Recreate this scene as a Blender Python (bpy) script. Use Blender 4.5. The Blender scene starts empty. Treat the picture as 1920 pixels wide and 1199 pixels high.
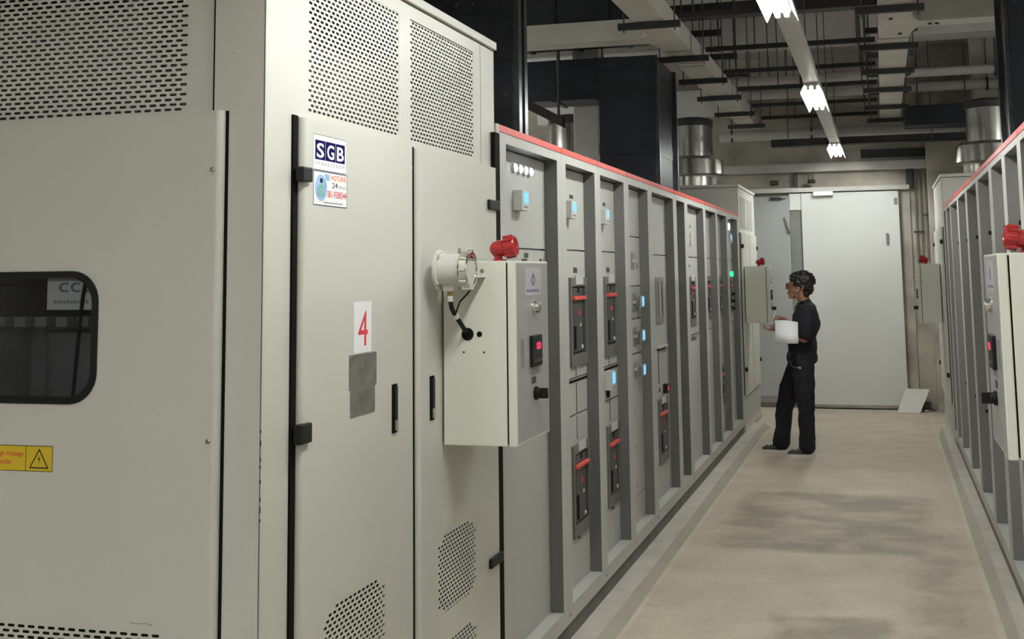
import bpy, bmesh, math, random
from mathutils import Vector, Matrix, noise

random.seed(7)
scene = bpy.context.scene
COL = scene.collection

# ------------------------------------------------------------------ camera
F_PX, PX, PY = 2333.2, 979.26, 230.03
YAW, PITCH, ROLL, CAM_H = 0.278909, 0.120423, -0.012953, 1.66
cy, sy, cp, sp = math.cos(YAW), math.sin(YAW), math.cos(PITCH), math.sin(PITCH)
fw = Vector((-sy * cp, cy * cp, sp))
rt = Vector((cy, sy, 0.0))
up = Vector((sy * sp, -cy * sp, cp))
cr, sr = math.cos(ROLL), math.sin(ROLL)
rt, up = cr * rt + sr * up, -sr * rt + cr * up
cam_data = bpy.data.cameras.new('camera')
cam = bpy.data.objects.new('camera', cam_data)
COL.objects.link(cam)
cam.matrix_world = Matrix(((rt.x, up.x, -fw.x, 0), (rt.y, up.y, -fw.y, 0), (rt.z, up.z, -fw.z, CAM_H), (0, 0, 0, 1)))
cam_data.sensor_fit = 'HORIZONTAL'
cam_data.sensor_width = 36.0
cam_data.lens = F_PX * 36.0 / 1920.0
cam_data.shift_x = (960 - PX) / 1920.0
cam_data.shift_y = (PY - 599.5) / 1920.0
cam_data.clip_start = 0.05
scene.camera = cam

# ------------------------------------------------------------------ world, exposure
world = bpy.data.worlds.new('world')
scene.world = world
world.use_nodes = True
world.node_tree.nodes['Background'].inputs[0].default_value = (0.5, 0.52, 0.55, 1)
world.node_tree.nodes['Background'].inputs[1].default_value = 0.02
scene.view_settings.view_transform = 'Standard'
scene.view_settings.look = 'None'
scene.view_settings.gamma = 1.0
scene.view_settings.use_curve_mapping = False
scene.view_settings.exposure = 0.58
TUBE_STRENGTH = 95.0          # fluorescent tubes, in the aisle fittings and the added unseen ones


# ------------------------------------------------------------------ materials
def mat(name, col, rough=0.5, metal=0.0, var=0.0, vscale=3.0, bump=0.0, bscale=120.0, emit=None, estr=0.0, spec=0.5, detail=4.0):
    m = bpy.data.materials.new(name)
    m.use_nodes = True
    nt = m.node_tree
    b = nt.nodes['Principled BSDF']
    b.inputs['Base Color'].default_value = (*col, 1)
    b.inputs['Roughness'].default_value = rough
    b.inputs['Metallic'].default_value = metal
    b.inputs['Specular IOR Level'].default_value = spec
    tc = nt.nodes.new('ShaderNodeTexCoord')
    if var > 0:
        n = nt.nodes.new('ShaderNodeTexNoise')
        n.inputs['Scale'].default_value = vscale
        n.inputs['Detail'].default_value = detail
        r = nt.nodes.new('ShaderNodeValToRGB')
        r.color_ramp.elements[0].position = 0.3
        r.color_ramp.elements[1].position = 0.7
        r.color_ramp.elements[0].color = (*[c * (1 - var) for c in col], 1)
        r.color_ramp.elements[1].color = (*[min(1, c * (1 + var)) for c in col], 1)
        nt.links.new(tc.outputs['Object'], n.inputs['Vector'])
        nt.links.new(n.outputs['Fac'], r.inputs['Fac'])
        nt.links.new(r.outputs['Color'], b.inputs['Base Color'])
    if bump > 0:
        n2 = nt.nodes.new('ShaderNodeTexNoise')
        n2.inputs['Scale'].default_value = bscale
        bp = nt.nodes.new('ShaderNodeBump')
        bp.inputs['Strength'].default_value = bump
        bp.inputs['Distance'].default_value = 0.002
        nt.links.new(tc.outputs['Object'], n2.inputs['Vector'])
        nt.links.new(n2.outputs['Fac'], bp.inputs['Height'])
        nt.links.new(bp.outputs['Normal'], b.inputs['Normal'])
    if emit:
        b.inputs['Emission Color'].default_value = (*emit, 1)
        b.inputs['Emission Strength'].default_value = estr
    return m


M = {
    'paint': mat('warm_grey_powder_coat', (0.55, 0.548, 0.495), 0.42, var=0.025, vscale=1.5, bump=0.12, bscale=420),
    'sbpaint': mat('switchboard_grey_paint', (0.43, 0.432, 0.405), 0.42, var=0.03, vscale=2, bump=0.08, bscale=400),
    'sbdoor': mat('cubicle_door_grey_paint', (0.42, 0.422, 0.40), 0.45, var=0.03, vscale=2, bump=0.08, bscale=400),
    'boxpaint': mat('control_box_cream_paint', (0.66, 0.66, 0.585), 0.4, var=0.02, vscale=2, bump=0.08, bscale=400),
    'lidpaint': mat('control_box_lid_grey', (0.35, 0.35, 0.34), 0.42, var=0.02, vscale=2),
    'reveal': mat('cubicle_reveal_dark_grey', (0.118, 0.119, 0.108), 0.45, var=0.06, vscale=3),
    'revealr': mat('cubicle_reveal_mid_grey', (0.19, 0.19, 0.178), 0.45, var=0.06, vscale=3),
    'plinth': mat('plinth_dark_grey', (0.12, 0.115, 0.105), 0.6, var=0.2, vscale=6),
    'gasket': mat('black_rubber', (0.006, 0.006, 0.005), 0.9, spec=0.1),
    'black': mat('black_plastic', (0.009, 0.009, 0.009), 0.5, spec=0.2),
    'dkgrey': mat('dark_grey_plastic', (0.052, 0.052, 0.051), 0.45, var=0.15, vscale=10),
    'midgrey': mat('mid_grey_plastic', (0.22, 0.22, 0.21), 0.5, var=0.1, vscale=8),
    'bezel': mat('breaker_bezel_grey', (0.115, 0.115, 0.108), 0.5, var=0.1, vscale=8),
    'ltgrey': mat('light_grey_plastic', (0.5, 0.5, 0.48), 0.45),
    'red': mat('red_trim_paint', (0.60, 0.04, 0.028), 0.35, var=0.12, vscale=5),
    'handle': mat('red_handle_plastic', (0.62, 0.07, 0.045), 0.5),
    'beacon': mat('red_enamel', (0.30, 0.008, 0.010), 0.25, var=0.08, vscale=20),
    'chrome': mat('chrome', (0.75, 0.74, 0.71), 0.16, 1.0),
    'steel': mat('brushed_steel', (0.42, 0.42, 0.41), 0.32, 1.0, var=0.12, vscale=12),
    'galv': mat('galvanised_duct', (0.52, 0.51, 0.48), 0.24, 1.0, var=0.12, vscale=9),
    'plate': mat('weathered_nameplate', (0.155, 0.15, 0.135), 0.55, 0.3, var=0.3, vscale=30),
    'white': mat('white_sheet', (0.8, 0.8, 0.82), 0.55),
    'whitepaint': mat('white_enamel', (0.57, 0.57, 0.525), 0.35),
    'palesheet': mat('pale_grey_label', (0.47, 0.47, 0.50), 0.5),
    'navy': mat('logo_navy_print', (0.004, 0.004, 0.07), 0.8, spec=0.05),
    'redprint': mat('red_print', (0.62, 0.03, 0.05), 0.5),
    'orange': mat('orange_print', (0.75, 0.16, 0.04), 0.5),
    'greyprint': mat('grey_print', (0.12, 0.13, 0.16), 0.5),
    'greenprint': mat('dark_green_print', (0.03, 0.06, 0.03), 0.5),
    'skyblue': mat('pale_blue_print', (0.25, 0.42, 0.66), 0.5, var=0.25, vscale=25),
    'teal': mat('teal_print', (0.16, 0.36, 0.34), 0.5, var=0.2, vscale=40),
    'purple': mat('purple_print', (0.10, 0.09, 0.26), 0.5),
    'yellow': mat('yellow_sticker', (0.60, 0.43, 0.02), 0.45),
    'navymetal': mat('navy_enamel', (0.014, 0.017, 0.026), 0.35, var=0.25, vscale=3),
    'navyedge': mat('glossy_dark_edge', (0.07, 0.075, 0.085), 0.28, 0.5, var=0.3, vscale=14),
    'strut': mat('dark_strut_paint', (0.028, 0.028, 0.03), 0.55, var=0.2, vscale=5),
    'duct': mat('duct_light_grey', (0.60, 0.585, 0.53), 0.5, var=0.08, vscale=4),
    'trunk': mat('trunking_white', (0.55, 0.54, 0.51), 0.45, var=0.04, vscale=4),
    'reflector': mat('white_reflector', (0.85, 0.85, 0.83), 0.35),
    'rod': mat('hanger_rod_steel', (0.10, 0.10, 0.10), 0.5, 0.5),
    'ceil': mat('raw_concrete_soffit', (0.44, 0.43, 0.41), 0.85, var=0.16, vscale=1.6, bump=0.3, bscale=30),
    'beamc': mat('concrete_beam', (0.5, 0.49, 0.465), 0.85, var=0.14, vscale=2.0, bump=0.3, bscale=30),
    'wall': mat('rendered_wall', (0.40, 0.37, 0.315), 0.85, var=0.32, vscale=2.6, bump=0.3, bscale=40, detail=8),
    'wallside': mat('side_wall_render', (0.30, 0.29, 0.27), 0.85, var=0.12, vscale=0.9),
    'doorgrey': mat('door_grey_paint', (0.70, 0.71, 0.685), 0.5, var=0.05, vscale=1.2),
    'doordark': mat('door_bluish_grey_paint', (0.37, 0.385, 0.38), 0.5, var=0.06, vscale=1.5),
    'shutter': mat('dark_recess_paint', (0.21, 0.215, 0.20), 0.6, var=0.15, vscale=5),
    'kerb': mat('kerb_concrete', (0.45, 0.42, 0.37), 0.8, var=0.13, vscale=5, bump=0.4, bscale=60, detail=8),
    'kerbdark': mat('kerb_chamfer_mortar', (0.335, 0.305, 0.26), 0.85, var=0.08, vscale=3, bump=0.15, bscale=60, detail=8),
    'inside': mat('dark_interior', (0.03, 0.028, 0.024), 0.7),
    'coil': mat('resin_coil', (0.12, 0.12, 0.12), 0.4, var=0.3, vscale=4),
    'insidebar': mat('interior_frame', (0.20, 0.19, 0.16), 0.6),
    'skin': mat('skin', (0.30, 0.135, 0.075), 0.5, var=0.08, vscale=14),
    'hair': mat('black_hair', (0.008, 0.007, 0.007), 0.45, bump=0.6, bscale=160),
    'shirt': mat('navy_cotton', (0.008, 0.0085, 0.014), 0.9, var=0.25, vscale=9, bump=0.5, bscale=60),
    'trousers': mat('black_twill', (0.0045, 0.0045, 0.008), 0.9, var=0.25, vscale=9, bump=0.5, bscale=60),
    'canvas': mat('shoe_canvas', (0.045, 0.043, 0.042), 0.8),
    'sole': mat('shoe_rubber', (0.62, 0.60, 0.55), 0.6),
    'paper': mat('paper', (0.90, 0.90, 0.92), 0.6),
    'brass': mat('brass_gland', (0.45, 0.30, 0.12), 0.35, 0.9),
    'boardmat': mat('brown_clipboard', (0.09, 0.055, 0.03), 0.5),
    'blueled': mat('blue_lcd', (0.05, 0.2, 0.4), 0.3, emit=(0.16, 0.46, 0.88), estr=0.85),
    'whiteled': mat('white_pilot_lens', (0.8, 0.8, 0.8), 0.3, emit=(0.75, 0.87, 1.0), estr=6.0),
    'greenled': mat('green_led', (0.02, 0.3, 0.1), 0.3, emit=(0.02, 0.7, 0.22), estr=1.4),
    'redled': mat('red_led', (0.3, 0.01, 0.02), 0.3, emit=(0.95, 0.02, 0.07), estr=1.4),
    'tube': mat('fluorescent_tube', (0.9, 0.9, 0.9), 0.3, emit=(0.965, 0.985, 0.94), estr=TUBE_STRENGTH),
    'glow': mat('lit_emergency_lens', (0.75, 0.75, 0.7), 0.4, emit=(1, 0.97, 0.85), estr=0.25),
}


def glass_material(name, tint, rough):
    m = bpy.data.materials.new(name)
    m.use_nodes = True
    nt = m.node_tree
    for n in list(nt.nodes):
        nt.nodes.remove(n)
    out = nt.nodes.new('ShaderNodeOutputMaterial')
    mix = nt.nodes.new('ShaderNodeMixShader')
    tr = nt.nodes.new('ShaderNodeBsdfTransparent')
    gl = nt.nodes.new('ShaderNodeBsdfGlossy')
    fr = nt.nodes.new('ShaderNodeFresnel')
    tr.inputs[0].default_value = (*tint, 1)
    gl.inputs['Roughness'].default_value = rough
    fr.inputs['IOR'].default_value = 1.5
    nt.links.new(fr.outputs[0], mix.inputs[0])
    nt.links.new(tr.outputs[0], mix.inputs[1])
    nt.links.new(gl.outputs[0], mix.inputs[2])
    nt.links.new(mix.outputs[0], out.inputs[0])
    return m


M['glass'] = glass_material('smoked_window_glass', (0.85, 0.86, 0.88), 0.03)
M['lens'] = glass_material('clear_gauge_glass', (0.9, 0.9, 0.88), 0.03)


def floor_material():
    m = bpy.data.materials.new('screed_floor')
    m.use_nodes = True
    nt = m.node_tree
    L = nt.links.new
    b = nt.nodes['Principled BSDF']
    b.inputs['Roughness'].default_value = 0.62
    tc = nt.nodes.new('ShaderNodeTexCoord')
    sep = nt.nodes.new('ShaderNodeSeparateXYZ')
    L(tc.outputs['Object'], sep.inputs[0])

    def noise_n(scale, detail, dist=0.0, sx=1.0, sy_=1.0):
        mp = nt.nodes.new('ShaderNodeMapping')
        mp.inputs['Scale'].default_value = (sx, sy_, 1)
        L(tc.outputs['Object'], mp.inputs[0])
        n = nt.nodes.new('ShaderNodeTexNoise')
        n.inputs['Scale'].default_value = scale
        n.inputs['Detail'].default_value = detail
        n.inputs['Distortion'].default_value = dist
        L(mp.outputs[0], n.inputs['Vector'])
        return n.outputs['Fac']

    def math_n(op, a, bb, clamp=False):
        n = nt.nodes.new('ShaderNodeMath')
        n.operation = op
        n.use_clamp = clamp
        for i, v in enumerate((a, bb)):
            if isinstance(v, (int, float)):
                n.inputs[i].default_value = v
            else:
                L(v, n.inputs[i])
        return n.outputs[0]

    wob = math_n('MULTIPLY', math_n('SUBTRACT', noise_n(2.2, 6, 0.3, 1.0, 1.3), 0.5), 0.24)
    X = math_n('ADD', sep.outputs['X'], wob)
    Yc = math_n('ADD', sep.outputs['Y'], math_n('MULTIPLY', wob, 1.2))

    def patch(x0, x1, y0, y1, soft):
        a = math_n('MULTIPLY', math_n('SUBTRACT', X, x0), 1 / soft, True)
        c = math_n('MULTIPLY', math_n('SUBTRACT', x1, X), 1 / soft, True)
        d = math_n('MULTIPLY', math_n('SUBTRACT', Yc, y0), 1 / soft, True)
        e = math_n('MULTIPLY', math_n('SUBTRACT', y1, Yc), 1 / soft, True)
        return math_n('MULTIPLY', math_n('MULTIPLY', a, c), math_n('MULTIPLY', d, e))

    streak = noise_n(2.6, 10, 0.5, 1.0, 1.3)
    st = math_n('MULTIPLY', math_n('SUBTRACT', streak, 0.22), 2.6, True)
    p1 = math_n('MULTIPLY', patch(-1.12, 0.30, 7.7, 9.85, 0.14), st)
    p2 = math_n('MULTIPLY', patch(-0.62, 0.02, 4.6, 6.45, 0.1), st)
    p3 = math_n('MULTIPLY', patch(0.0, 0.42, 6.0, 8.6, 0.15), math_n('MULTIPLY', st, 0.7))
    p4 = math_n('MULTIPLY', patch(-0.3, 0.3, 10.4, 12.2, 0.4), math_n('MULTIPLY', st, 0.25))
    stain = math_n('MAXIMUM', math_n('MAXIMUM', p1, p2), math_n('MAXIMUM', p3, p4))
    ramp = nt.nodes.new('ShaderNodeValToRGB')
    ramp.color_ramp.elements[0].position = 0.25
    ramp.color_ramp.elements[0].color = (0.445, 0.385, 0.305, 1)
    ramp.color_ramp.elements[1].position = 0.75
    ramp.color_ramp.elements[1].color = (0.535, 0.47, 0.38, 1)
    L(noise_n(1.1, 9, 0.4, 1.0, 1.6), ramp.inputs[0])
    mix = nt.nodes.new('ShaderNodeMix')
    mix.data_type = 'RGBA'
    L(math_n('MULTIPLY', stain, 0.62), mix.inputs['Factor'])
    L(ramp.outputs[0], mix.inputs[6])
    mix.inputs[7].default_value = (0.16, 0.14, 0.115, 1)
    spots = nt.nodes.new('ShaderNodeValToRGB')
    spots.color_ramp.elements[0].position = 0.68
    spots.color_ramp.elements[1].position = 0.74
    L(noise_n(9.0, 3), spots.inputs[0])
    mix2 = nt.nodes.new('ShaderNodeMix')
    mix2.data_type = 'RGBA'
    L(math_n('MULTIPLY', spots.outputs[0], 0.3), mix2.inputs['Factor'])
    L(mix.outputs[2], mix2.inputs[6])
    mix2.inputs[7].default_value = (0.2, 0.18, 0.15, 1)
    # cement skim along both kerbs, scuffs and fine trowel marks
    def band(x0, x1):
        a = math_n('GREATER_THAN', sep.outputs['X'], x0)
        c = math_n('LESS_THAN', sep.outputs['X'], x1)
        return math_n('MULTIPLY', a, c)
    skim = math_n('MULTIPLY', math_n('ADD', band(-1.252, -1.222), band(0.428, 0.459)), 0.55)
    mix3 = nt.nodes.new('ShaderNodeMix')
    mix3.data_type = 'RGBA'
    L(skim, mix3.inputs['Factor'])
    L(mix2.outputs[2], mix3.inputs[6])
    mix3.inputs[7].default_value = (0.56, 0.52, 0.44, 1)
    fine = math_n('ADD', math_n('MULTIPLY', noise_n(26, 10, 0.3), 0.45), math_n('MULTIPLY', noise_n(3.2, 10, 0.5), 0.6))
    fr = nt.nodes.new('ShaderNodeValToRGB')
    fr.color_ramp.elements[0].position = 0.38
    fr.color_ramp.elements[0].color = (0.84, 0.83, 0.815, 1)
    fr.color_ramp.elements[1].position = 0.72
    fr.color_ramp.elements[1].color = (1.12, 1.12, 1.11, 1)
    L(fine, fr.inputs[0])
    mul = nt.nodes.new('ShaderNodeMix')
    mul.data_type = 'RGBA'
    mul.blend_type = 'MULTIPLY'
    mul.inputs['Factor'].default_value = 1.0
    L(mix3.outputs[2], mul.inputs[6])
    L(fr.outputs[0], mul.inputs[7])
    L(mul.outputs[2], b.inputs['Base Color'])
    bp = nt.nodes.new('ShaderNodeBump')
    bp.inputs['Strength'].default_value = 0.25
    bp.inputs['Distance'].default_value = 0.004
    L(noise_n(45, 6), bp.inputs['Height'])
    L(bp.outputs[0], b.inputs['Normal'])
    return m


M['floor'] = floor_material()

# ------------------------------------------------------------------ mesh helpers
ORG = {}


class MB:
    """Collects shapes in local (a, b, n) coordinates and links them as one mesh object."""

    def __init__(self, fn=None):
        self.fn = fn or (lambda a, b, n: (a, b, n))
        self.v, self.f, self.s = [], [], []

    def add(self, pts, faces, smooth=False):
        o = len(self.v)
        self.v += [Vector(self.fn(*p)) for p in pts]
        self.f += [tuple(i + o for i in f) for f in faces]
        self.s += [smooth] * len(faces)
        return self

    def box(self, a0, a1, b0, b1, n0, n1):
        p = [(a, b, n) for n in (n0, n1) for b in (b0, b1) for a in (a0, a1)]
        return self.add(p, [(0, 1, 3, 2), (4, 6, 7, 5), (0, 4, 5, 1), (2, 3, 7, 6), (0, 2, 6, 4), (1, 5, 7, 3)])

    def hexa(self, p):
        return self.add(p, [(0, 1, 3, 2), (4, 6, 7, 5), (0, 4, 5, 1), (2, 3, 7, 6), (0, 2, 6, 4), (1, 5, 7, 3)])

    def cyl(self, p0, p1, r0, r1=None, n=20, caps=True, smooth=True):
        r1 = r0 if r1 is None else r1
        p0, p1 = Vector(p0), Vector(p1)
        d = (p1 - p0).normalized()
        u = d.orthogonal().normalized()
        w = d.cross(u)
        pts, fs = [], []
        for p, r in ((p0, r0), (p1, r1)):
            for i in range(n):
                t = 2 * math.pi * i / n
                pts.append(p + r * (math.cos(t) * u + math.sin(t) * w))
        fs = [(i, (i + 1) % n, n + (i + 1) % n, n + i) for i in range(n)]
        self.add(pts, fs, smooth)
        if caps:
            self.add(pts, [tuple(range(n)), tuple(range(2 * n - 1, n - 1, -1))])
        return self

    def lathe(self, c, axis, prof, n=28, smooth=True, sharp=True):
        """prof: (distance along axis, radius) pairs from point c; sharp keeps crisp edges between the steps."""
        c, d = Vector(c), Vector(axis).normalized()
        u = d.orthogonal().normalized()
        w = d.cross(u)

        def rg(h, r):
            return [c + d * h + max(r, 1e-5) * (math.cos(2 * math.pi * i / n) * u + math.sin(2 * math.pi * i / n) * w) for i in range(n)]
        if sharp:
            for (h0, r0), (h1, r1) in zip(prof, prof[1:]):
                self.add(rg(h0, r0) + rg(h1, r1), [(i, (i + 1) % n, n + (i + 1) % n, n + i) for i in range(n)], smooth)
        else:
            pts = [p for h, r in prof for p in rg(h, r)]
            self.add(pts, [(k * n + i, k * n + (i + 1) % n, (k + 1) * n + (i + 1) % n, (k + 1) * n + i) for k in range(len(prof) - 1) for i in range(n)], smooth)
        self.add(rg(*prof[0]) + rg(*prof[-1]), [tuple(range(n)), tuple(range(2 * n - 1, n - 1, -1))])
        return self

    def ball(self, c, r, n=14, m=8, sc=(1, 1, 1)):
        c = Vector(c)
        pts = [c + Vector((0, 0, r * sc[2]))]
        for k in range(1, m):
            ph = math.pi * k / m
            for i in range(n):
                t = 2 * math.pi * i / n
                pts.append(c + Vector((r * sc[0] * math.sin(ph) * math.cos(t), r * sc[1] * math.sin(ph) * math.sin(t), r * sc[2] * math.cos(ph))))
        pts.append(c - Vector((0, 0, r * sc[2])))
        fs = []
        for i in range(n):
            j = (i + 1) % n
            fs.append((0, 1 + i, 1 + j))
            for k in range(m - 2):
                fs.append((1 + k * n + i, 1 + (k + 1) * n + i, 1 + (k + 1) * n + j, 1 + k * n + j))
            fs.append((len(pts) - 1, 1 + (m - 2) * n + j, 1 + (m - 2) * n + i))
        return self.add(pts, fs, True)

    def tube(self, pts, r, n=8):
        P = [Vector(p) for p in pts]
        ring = []
        for i, p in enumerate(P):
            d = (P[min(i + 1, len(P) - 1)] - P[max(i - 1, 0)]).normalized()
            ref = Vector((0.3, 0.2, 1)) if abs(d.z) < 0.9 else Vector((1, 0.1, 0))
            u = d.cross(ref).normalized()
            w = d.cross(u)
            rr = r[i] if isinstance(r, (list, tuple)) else r
            ring.append([p + rr * (math.cos(2 * math.pi * k / n) * u + math.sin(2 * math.pi * k / n) * w) for k in range(n)])
        pts2 = [q for rg in ring for q in rg]
        fs = [(i * n + k, i * n + (k + 1) % n, (i + 1) * n + (k + 1) % n, (i + 1) * n + k) for i in range(len(P) - 1) for k in range(n)]
        fs += [tuple(range(n)), tuple((len(P) - 1) * n + k for k in reversed(range(n)))]
        return self.add(pts2, fs, True)

    def prism(self, poly, n0, n1):
        k = len(poly)
        p = [(a, b, n0) for a, b in poly] + [(a, b, n1) for a, b in poly]
        return self.add(p, [tuple(range(k)), tuple(range(2 * k - 1, k - 1, -1))] + [(i, (i + 1) % k, k + (i + 1) % k, k + i) for i in range(k)])

    def perf(self, a0, b0, cols, rows, pa, pb, sl, sh, n, cut=0):
        """Perforated sheet with staggered rounded slots; cut removes slots near the corners."""
        def rect(x0, x1, y0, y1):
            if x1 - x0 > 1e-6:
                self.add([(x0, y0, n), (x1, y0, n), (x1, y1, n), (x0, y1, n)], [(0, 1, 2, 3)])
        for j in range(rows):
            y0, y1 = b0 + j * pb, b0 + (j + 1) * pb
            yc = (y0 + y1) / 2
            off = 0.5 * pa if j % 2 else 0.0
            e = min(j, rows - 1 - j)
            k = max(0, cut - e)
            rect(a0, a0 + off + k * pa * 0.5 * 2, y0, y1)
            rect(a0 + off + (cols - k) * pa, a0 + (cols + 0.5) * pa, y0, y1)
            for i in range(k, cols - k):
                x0 = a0 + off + i * pa
                x1 = x0 + pa
                xc = (x0 + x1) / 2
                hx, hi, q = sl / 2, sl / 2 - sh * 0.4, sh * 0.2
                P = [(x0, y0), (x1, y0), (x1, y1), (x0, y1),
                     (xc + hx, yc - q), (xc + hx, yc + q), (xc + hi, yc + sh / 2), (xc - hi, yc + sh / 2),
                     (xc - hx, yc + q), (xc - hx, yc - q), (xc - hi, yc - sh / 2), (xc + hi, yc - sh / 2)]
                self.add([(x, y, n) for x, y in P],
                         [(1, 2, 5, 4), (2, 6, 5), (2, 3, 7, 6), (3, 8, 7), (3, 0, 9, 8), (0, 10, 9), (0, 1, 11, 10), (1, 4, 11)])
        return self

    def build(self, name, material, parent=None, bevel=0.0, origin=None, normals=True):
        if parent is not None:
            o = ORG[parent]
        elif origin is not None:
            o = Vector(origin)
        else:
            xs, ys, zs = [p.x for p in self.v], [p.y for p in self.v], [p.z for p in self.v]
            o = Vector(((min(xs) + max(xs)) / 2, (min(ys) + max(ys)) / 2, min(zs)))
        me = bpy.data.meshes.new(name)
        me.from_pydata([p - o for p in self.v], [], self.f)
        me.polygons.foreach_set('use_smooth', self.s)
        if normals or bevel:
            bm = bmesh.new()
            bm.from_mesh(me)
            if bevel:
                bmesh.ops.remove_doubles(bm, verts=bm.verts, dist=1e-6)
                bmesh.ops.recalc_face_normals(bm, faces=bm.faces)
                eds = [e for e in bm.edges if len(e.link_faces) == 2 and e.calc_face_angle(0) > 0.6]
                bmesh.ops.bevel(bm, geom=eds, offset=bevel, segments=2, affect='EDGES', profile=0.6)
            bmesh.ops.recalc_face_normals(bm, faces=bm.faces)
            bm.to_mesh(me)
            bm.free()
        me.materials.append(M[material] if isinstance(material, str) else material)
        ob = bpy.data.objects.new(name, me)
        COL.objects.link(ob)
        if parent is not None:
            ob.parent = parent
            ORG[ob] = o
        else:
            ob.location = o
            ORG[ob] = o.copy()
        return ob


def tag(o, label, cat, group=None):
    o['label'] = label
    o['category'] = cat
    if group:
        o['group'] = group
    return o


def thing(name, loc, label, cat, group=None):
    o = bpy.data.objects.new(name, None)
    COL.objects.link(o)
    o.empty_display_size = 0.1
    o.location = loc
    ORG[o] = Vector(loc)
    return tag(o, label, cat, group)


def struct(o):
    o['kind'] = 'structure'
    return o


def text(s, fn, a, b, n, size, material, parent, name='lettering', bold=0.0, width=None, align='LEFT', space=1.0, thick=0.0004, mirror=False):
    """Lettering on the plane of the mapping fn; (a, b) is the left end of the baseline."""
    cu = bpy.data.curves.new('t', 'FONT')
    cu.body = s
    cu.size = 1.0
    cu.offset = bold
    cu.space_character = space
    cu.resolution_u = 3
    ob = bpy.data.objects.new('t', cu)
    COL.objects.link(ob)
    dg = bpy.context.evaluated_depsgraph_get()
    me = bpy.data.meshes.new_from_object(ob.evaluated_get(dg))
    xs = [v.co.x for v in me.vertices]
    ys = [v.co.y for v in me.vertices]
    w, h = max(xs) - min(xs), max(ys) - min(ys)
    ky = size / 0.72
    kx = (width / w) if width else ky
    ox = {'LEFT': 0, 'CENTER': -0.5 * w * kx, 'RIGHT': -w * kx}[align]
    mb = MB(fn)
    pts = []
    for v in me.vertices:
        la = (v.co.x - min(xs)) * kx + ox
        pts.append((a + (-la if mirror else la), b + v.co.y * ky, n))
    mb.add(pts, [tuple(p.vertices) for p in me.polygons])
    bpy.data.objects.remove(ob)
    bpy.data.curves.remove(cu)
    bpy.data.meshes.remove(me)
    return mb.build(name, material, parent, normals=False)


def blurred_line(fn, a0, a1, b0, b1, n, material, parent, k=11):
    """A printed line too small to read: a row of short strokes."""
    mb = MB(fn)
    w = (a1 - a0) / k
    for i in range(k):
        mb.box(a0 + i * w, a0 + (i + 0.72) * w, b0, b1 - (b1 - b0) * 0.25 * (i % 2), n, n + 0.0002)
    return mb.build('fine_print', material, parent)


def side(xf, s):
    """Plane facing the aisle: a = y, b = z, n = distance out of the plane."""
    return lambda a, b, n: (xf + s * n, a, b)


def front(y0):
    """Plane facing -Y: a = x, b = z, n = distance out of the plane."""
    return lambda a, b, n: (a, y0 - n, b)


def ordinal(i):
    return ['first', 'second', 'third', 'fourth', 'fifth', 'sixth', 'seventh', 'eighth', 'ninth', 'tenth', 'eleventh'][i]


XL, XR = -1.40, 0.565          # front planes of the left and the right row
FL, FR = side(XL, 1), side(XR, -1)
Y_FAR, Z_CEIL = 15.70, 4.30
X_W, X_E, Y_BACK = -6.2, 3.6, -3.4

# ------------------------------------------------------------------ the room shell
struct(MB().box(X_W, X_E, Y_BACK, Y_FAR, -0.12, 0).build('floor', 'floor', origin=(0, 0, 0)))
struct(MB().box(X_W, X_E, Y_BACK, Y_FAR, Z_CEIL, Z_CEIL + 0.2).build('ceiling', 'ceil'))
struct(MB().box(X_W, X_E, Y_FAR, Y_FAR + 0.2, -0.12, Z_CEIL + 0.2).build('wall_far', 'wall'))
struct(MB().box(X_W, X_E, Y_BACK - 0.2, Y_BACK, -0.12, Z_CEIL + 0.2).build('wall_back', 'wallside'))
struct(MB().box(X_W - 0.2, X_W, Y_BACK, Y_FAR, -0.12, Z_CEIL + 0.2).build('wall_left', 'wallside'))
struct(MB().box(X_E, X_E + 0.2, Y_BACK, Y_FAR, -0.12, Z_CEIL + 0.2).build('wall_right', 'wallside'))


def kerb(name, x_floor, x_top, x_row, x_back, y0, y1, y2):
    """Raised concrete strip with a chamfered aisle edge and a rounded far end."""
    mb = MB()
    pts, fs = [], []
    ys = []
    k = 24
    for i in range(k + 1):
        ys.append(y0 + (y1 - y0) * i / k)
    for i, y in enumerate(ys):
        w1, w2 = 0.004 * math.sin(1.3 * y), 0.006 * math.sin(0.9 * y + 1.0)
        if i == k:
            w1 += 0.03 * (1 if x_row < 0 else 0) - 0.03 * (0 if x_row < 0 else -1)
        pts += [(x_floor + w1, y, 0.0), (x_top + w2, y, 0.04), (x_row, y, 0.04), (x_row, y, 0.0)]
    for i in range(k):
        o = 4 * i
        fs += [(o + 1, o + 5, o + 6, o + 2), (o + 2, o + 6, o + 7, o + 3), (o + 3, o + 7, o + 4, o)]
    fs += [(0, 1, 2, 3), (4 * k + 3, 4 * k + 2, 4 * k + 1, 4 * k)]
    mb.add(pts, fs)
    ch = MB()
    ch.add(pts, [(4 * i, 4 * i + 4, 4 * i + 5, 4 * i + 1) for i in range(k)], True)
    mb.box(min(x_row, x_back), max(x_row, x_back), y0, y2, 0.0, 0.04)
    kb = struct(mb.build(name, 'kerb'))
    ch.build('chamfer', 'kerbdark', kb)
    return kb


kerb('trim_1', -1.25, -1.30, XL + 0.0, -3.25, -2.6, 13.75, 14.62)
kerb('trim_2', 0.457, 0.503, XR, 2.4, -2.6, 13.75, 14.40)


# concrete beams and columns
def concrete(name, x0, x1, y0, y1, z0, z1, m='beamc'):
    return struct(MB().box(x0, x1, y0, y1, z0, z1).build(name, m, bevel=0.015))


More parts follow.
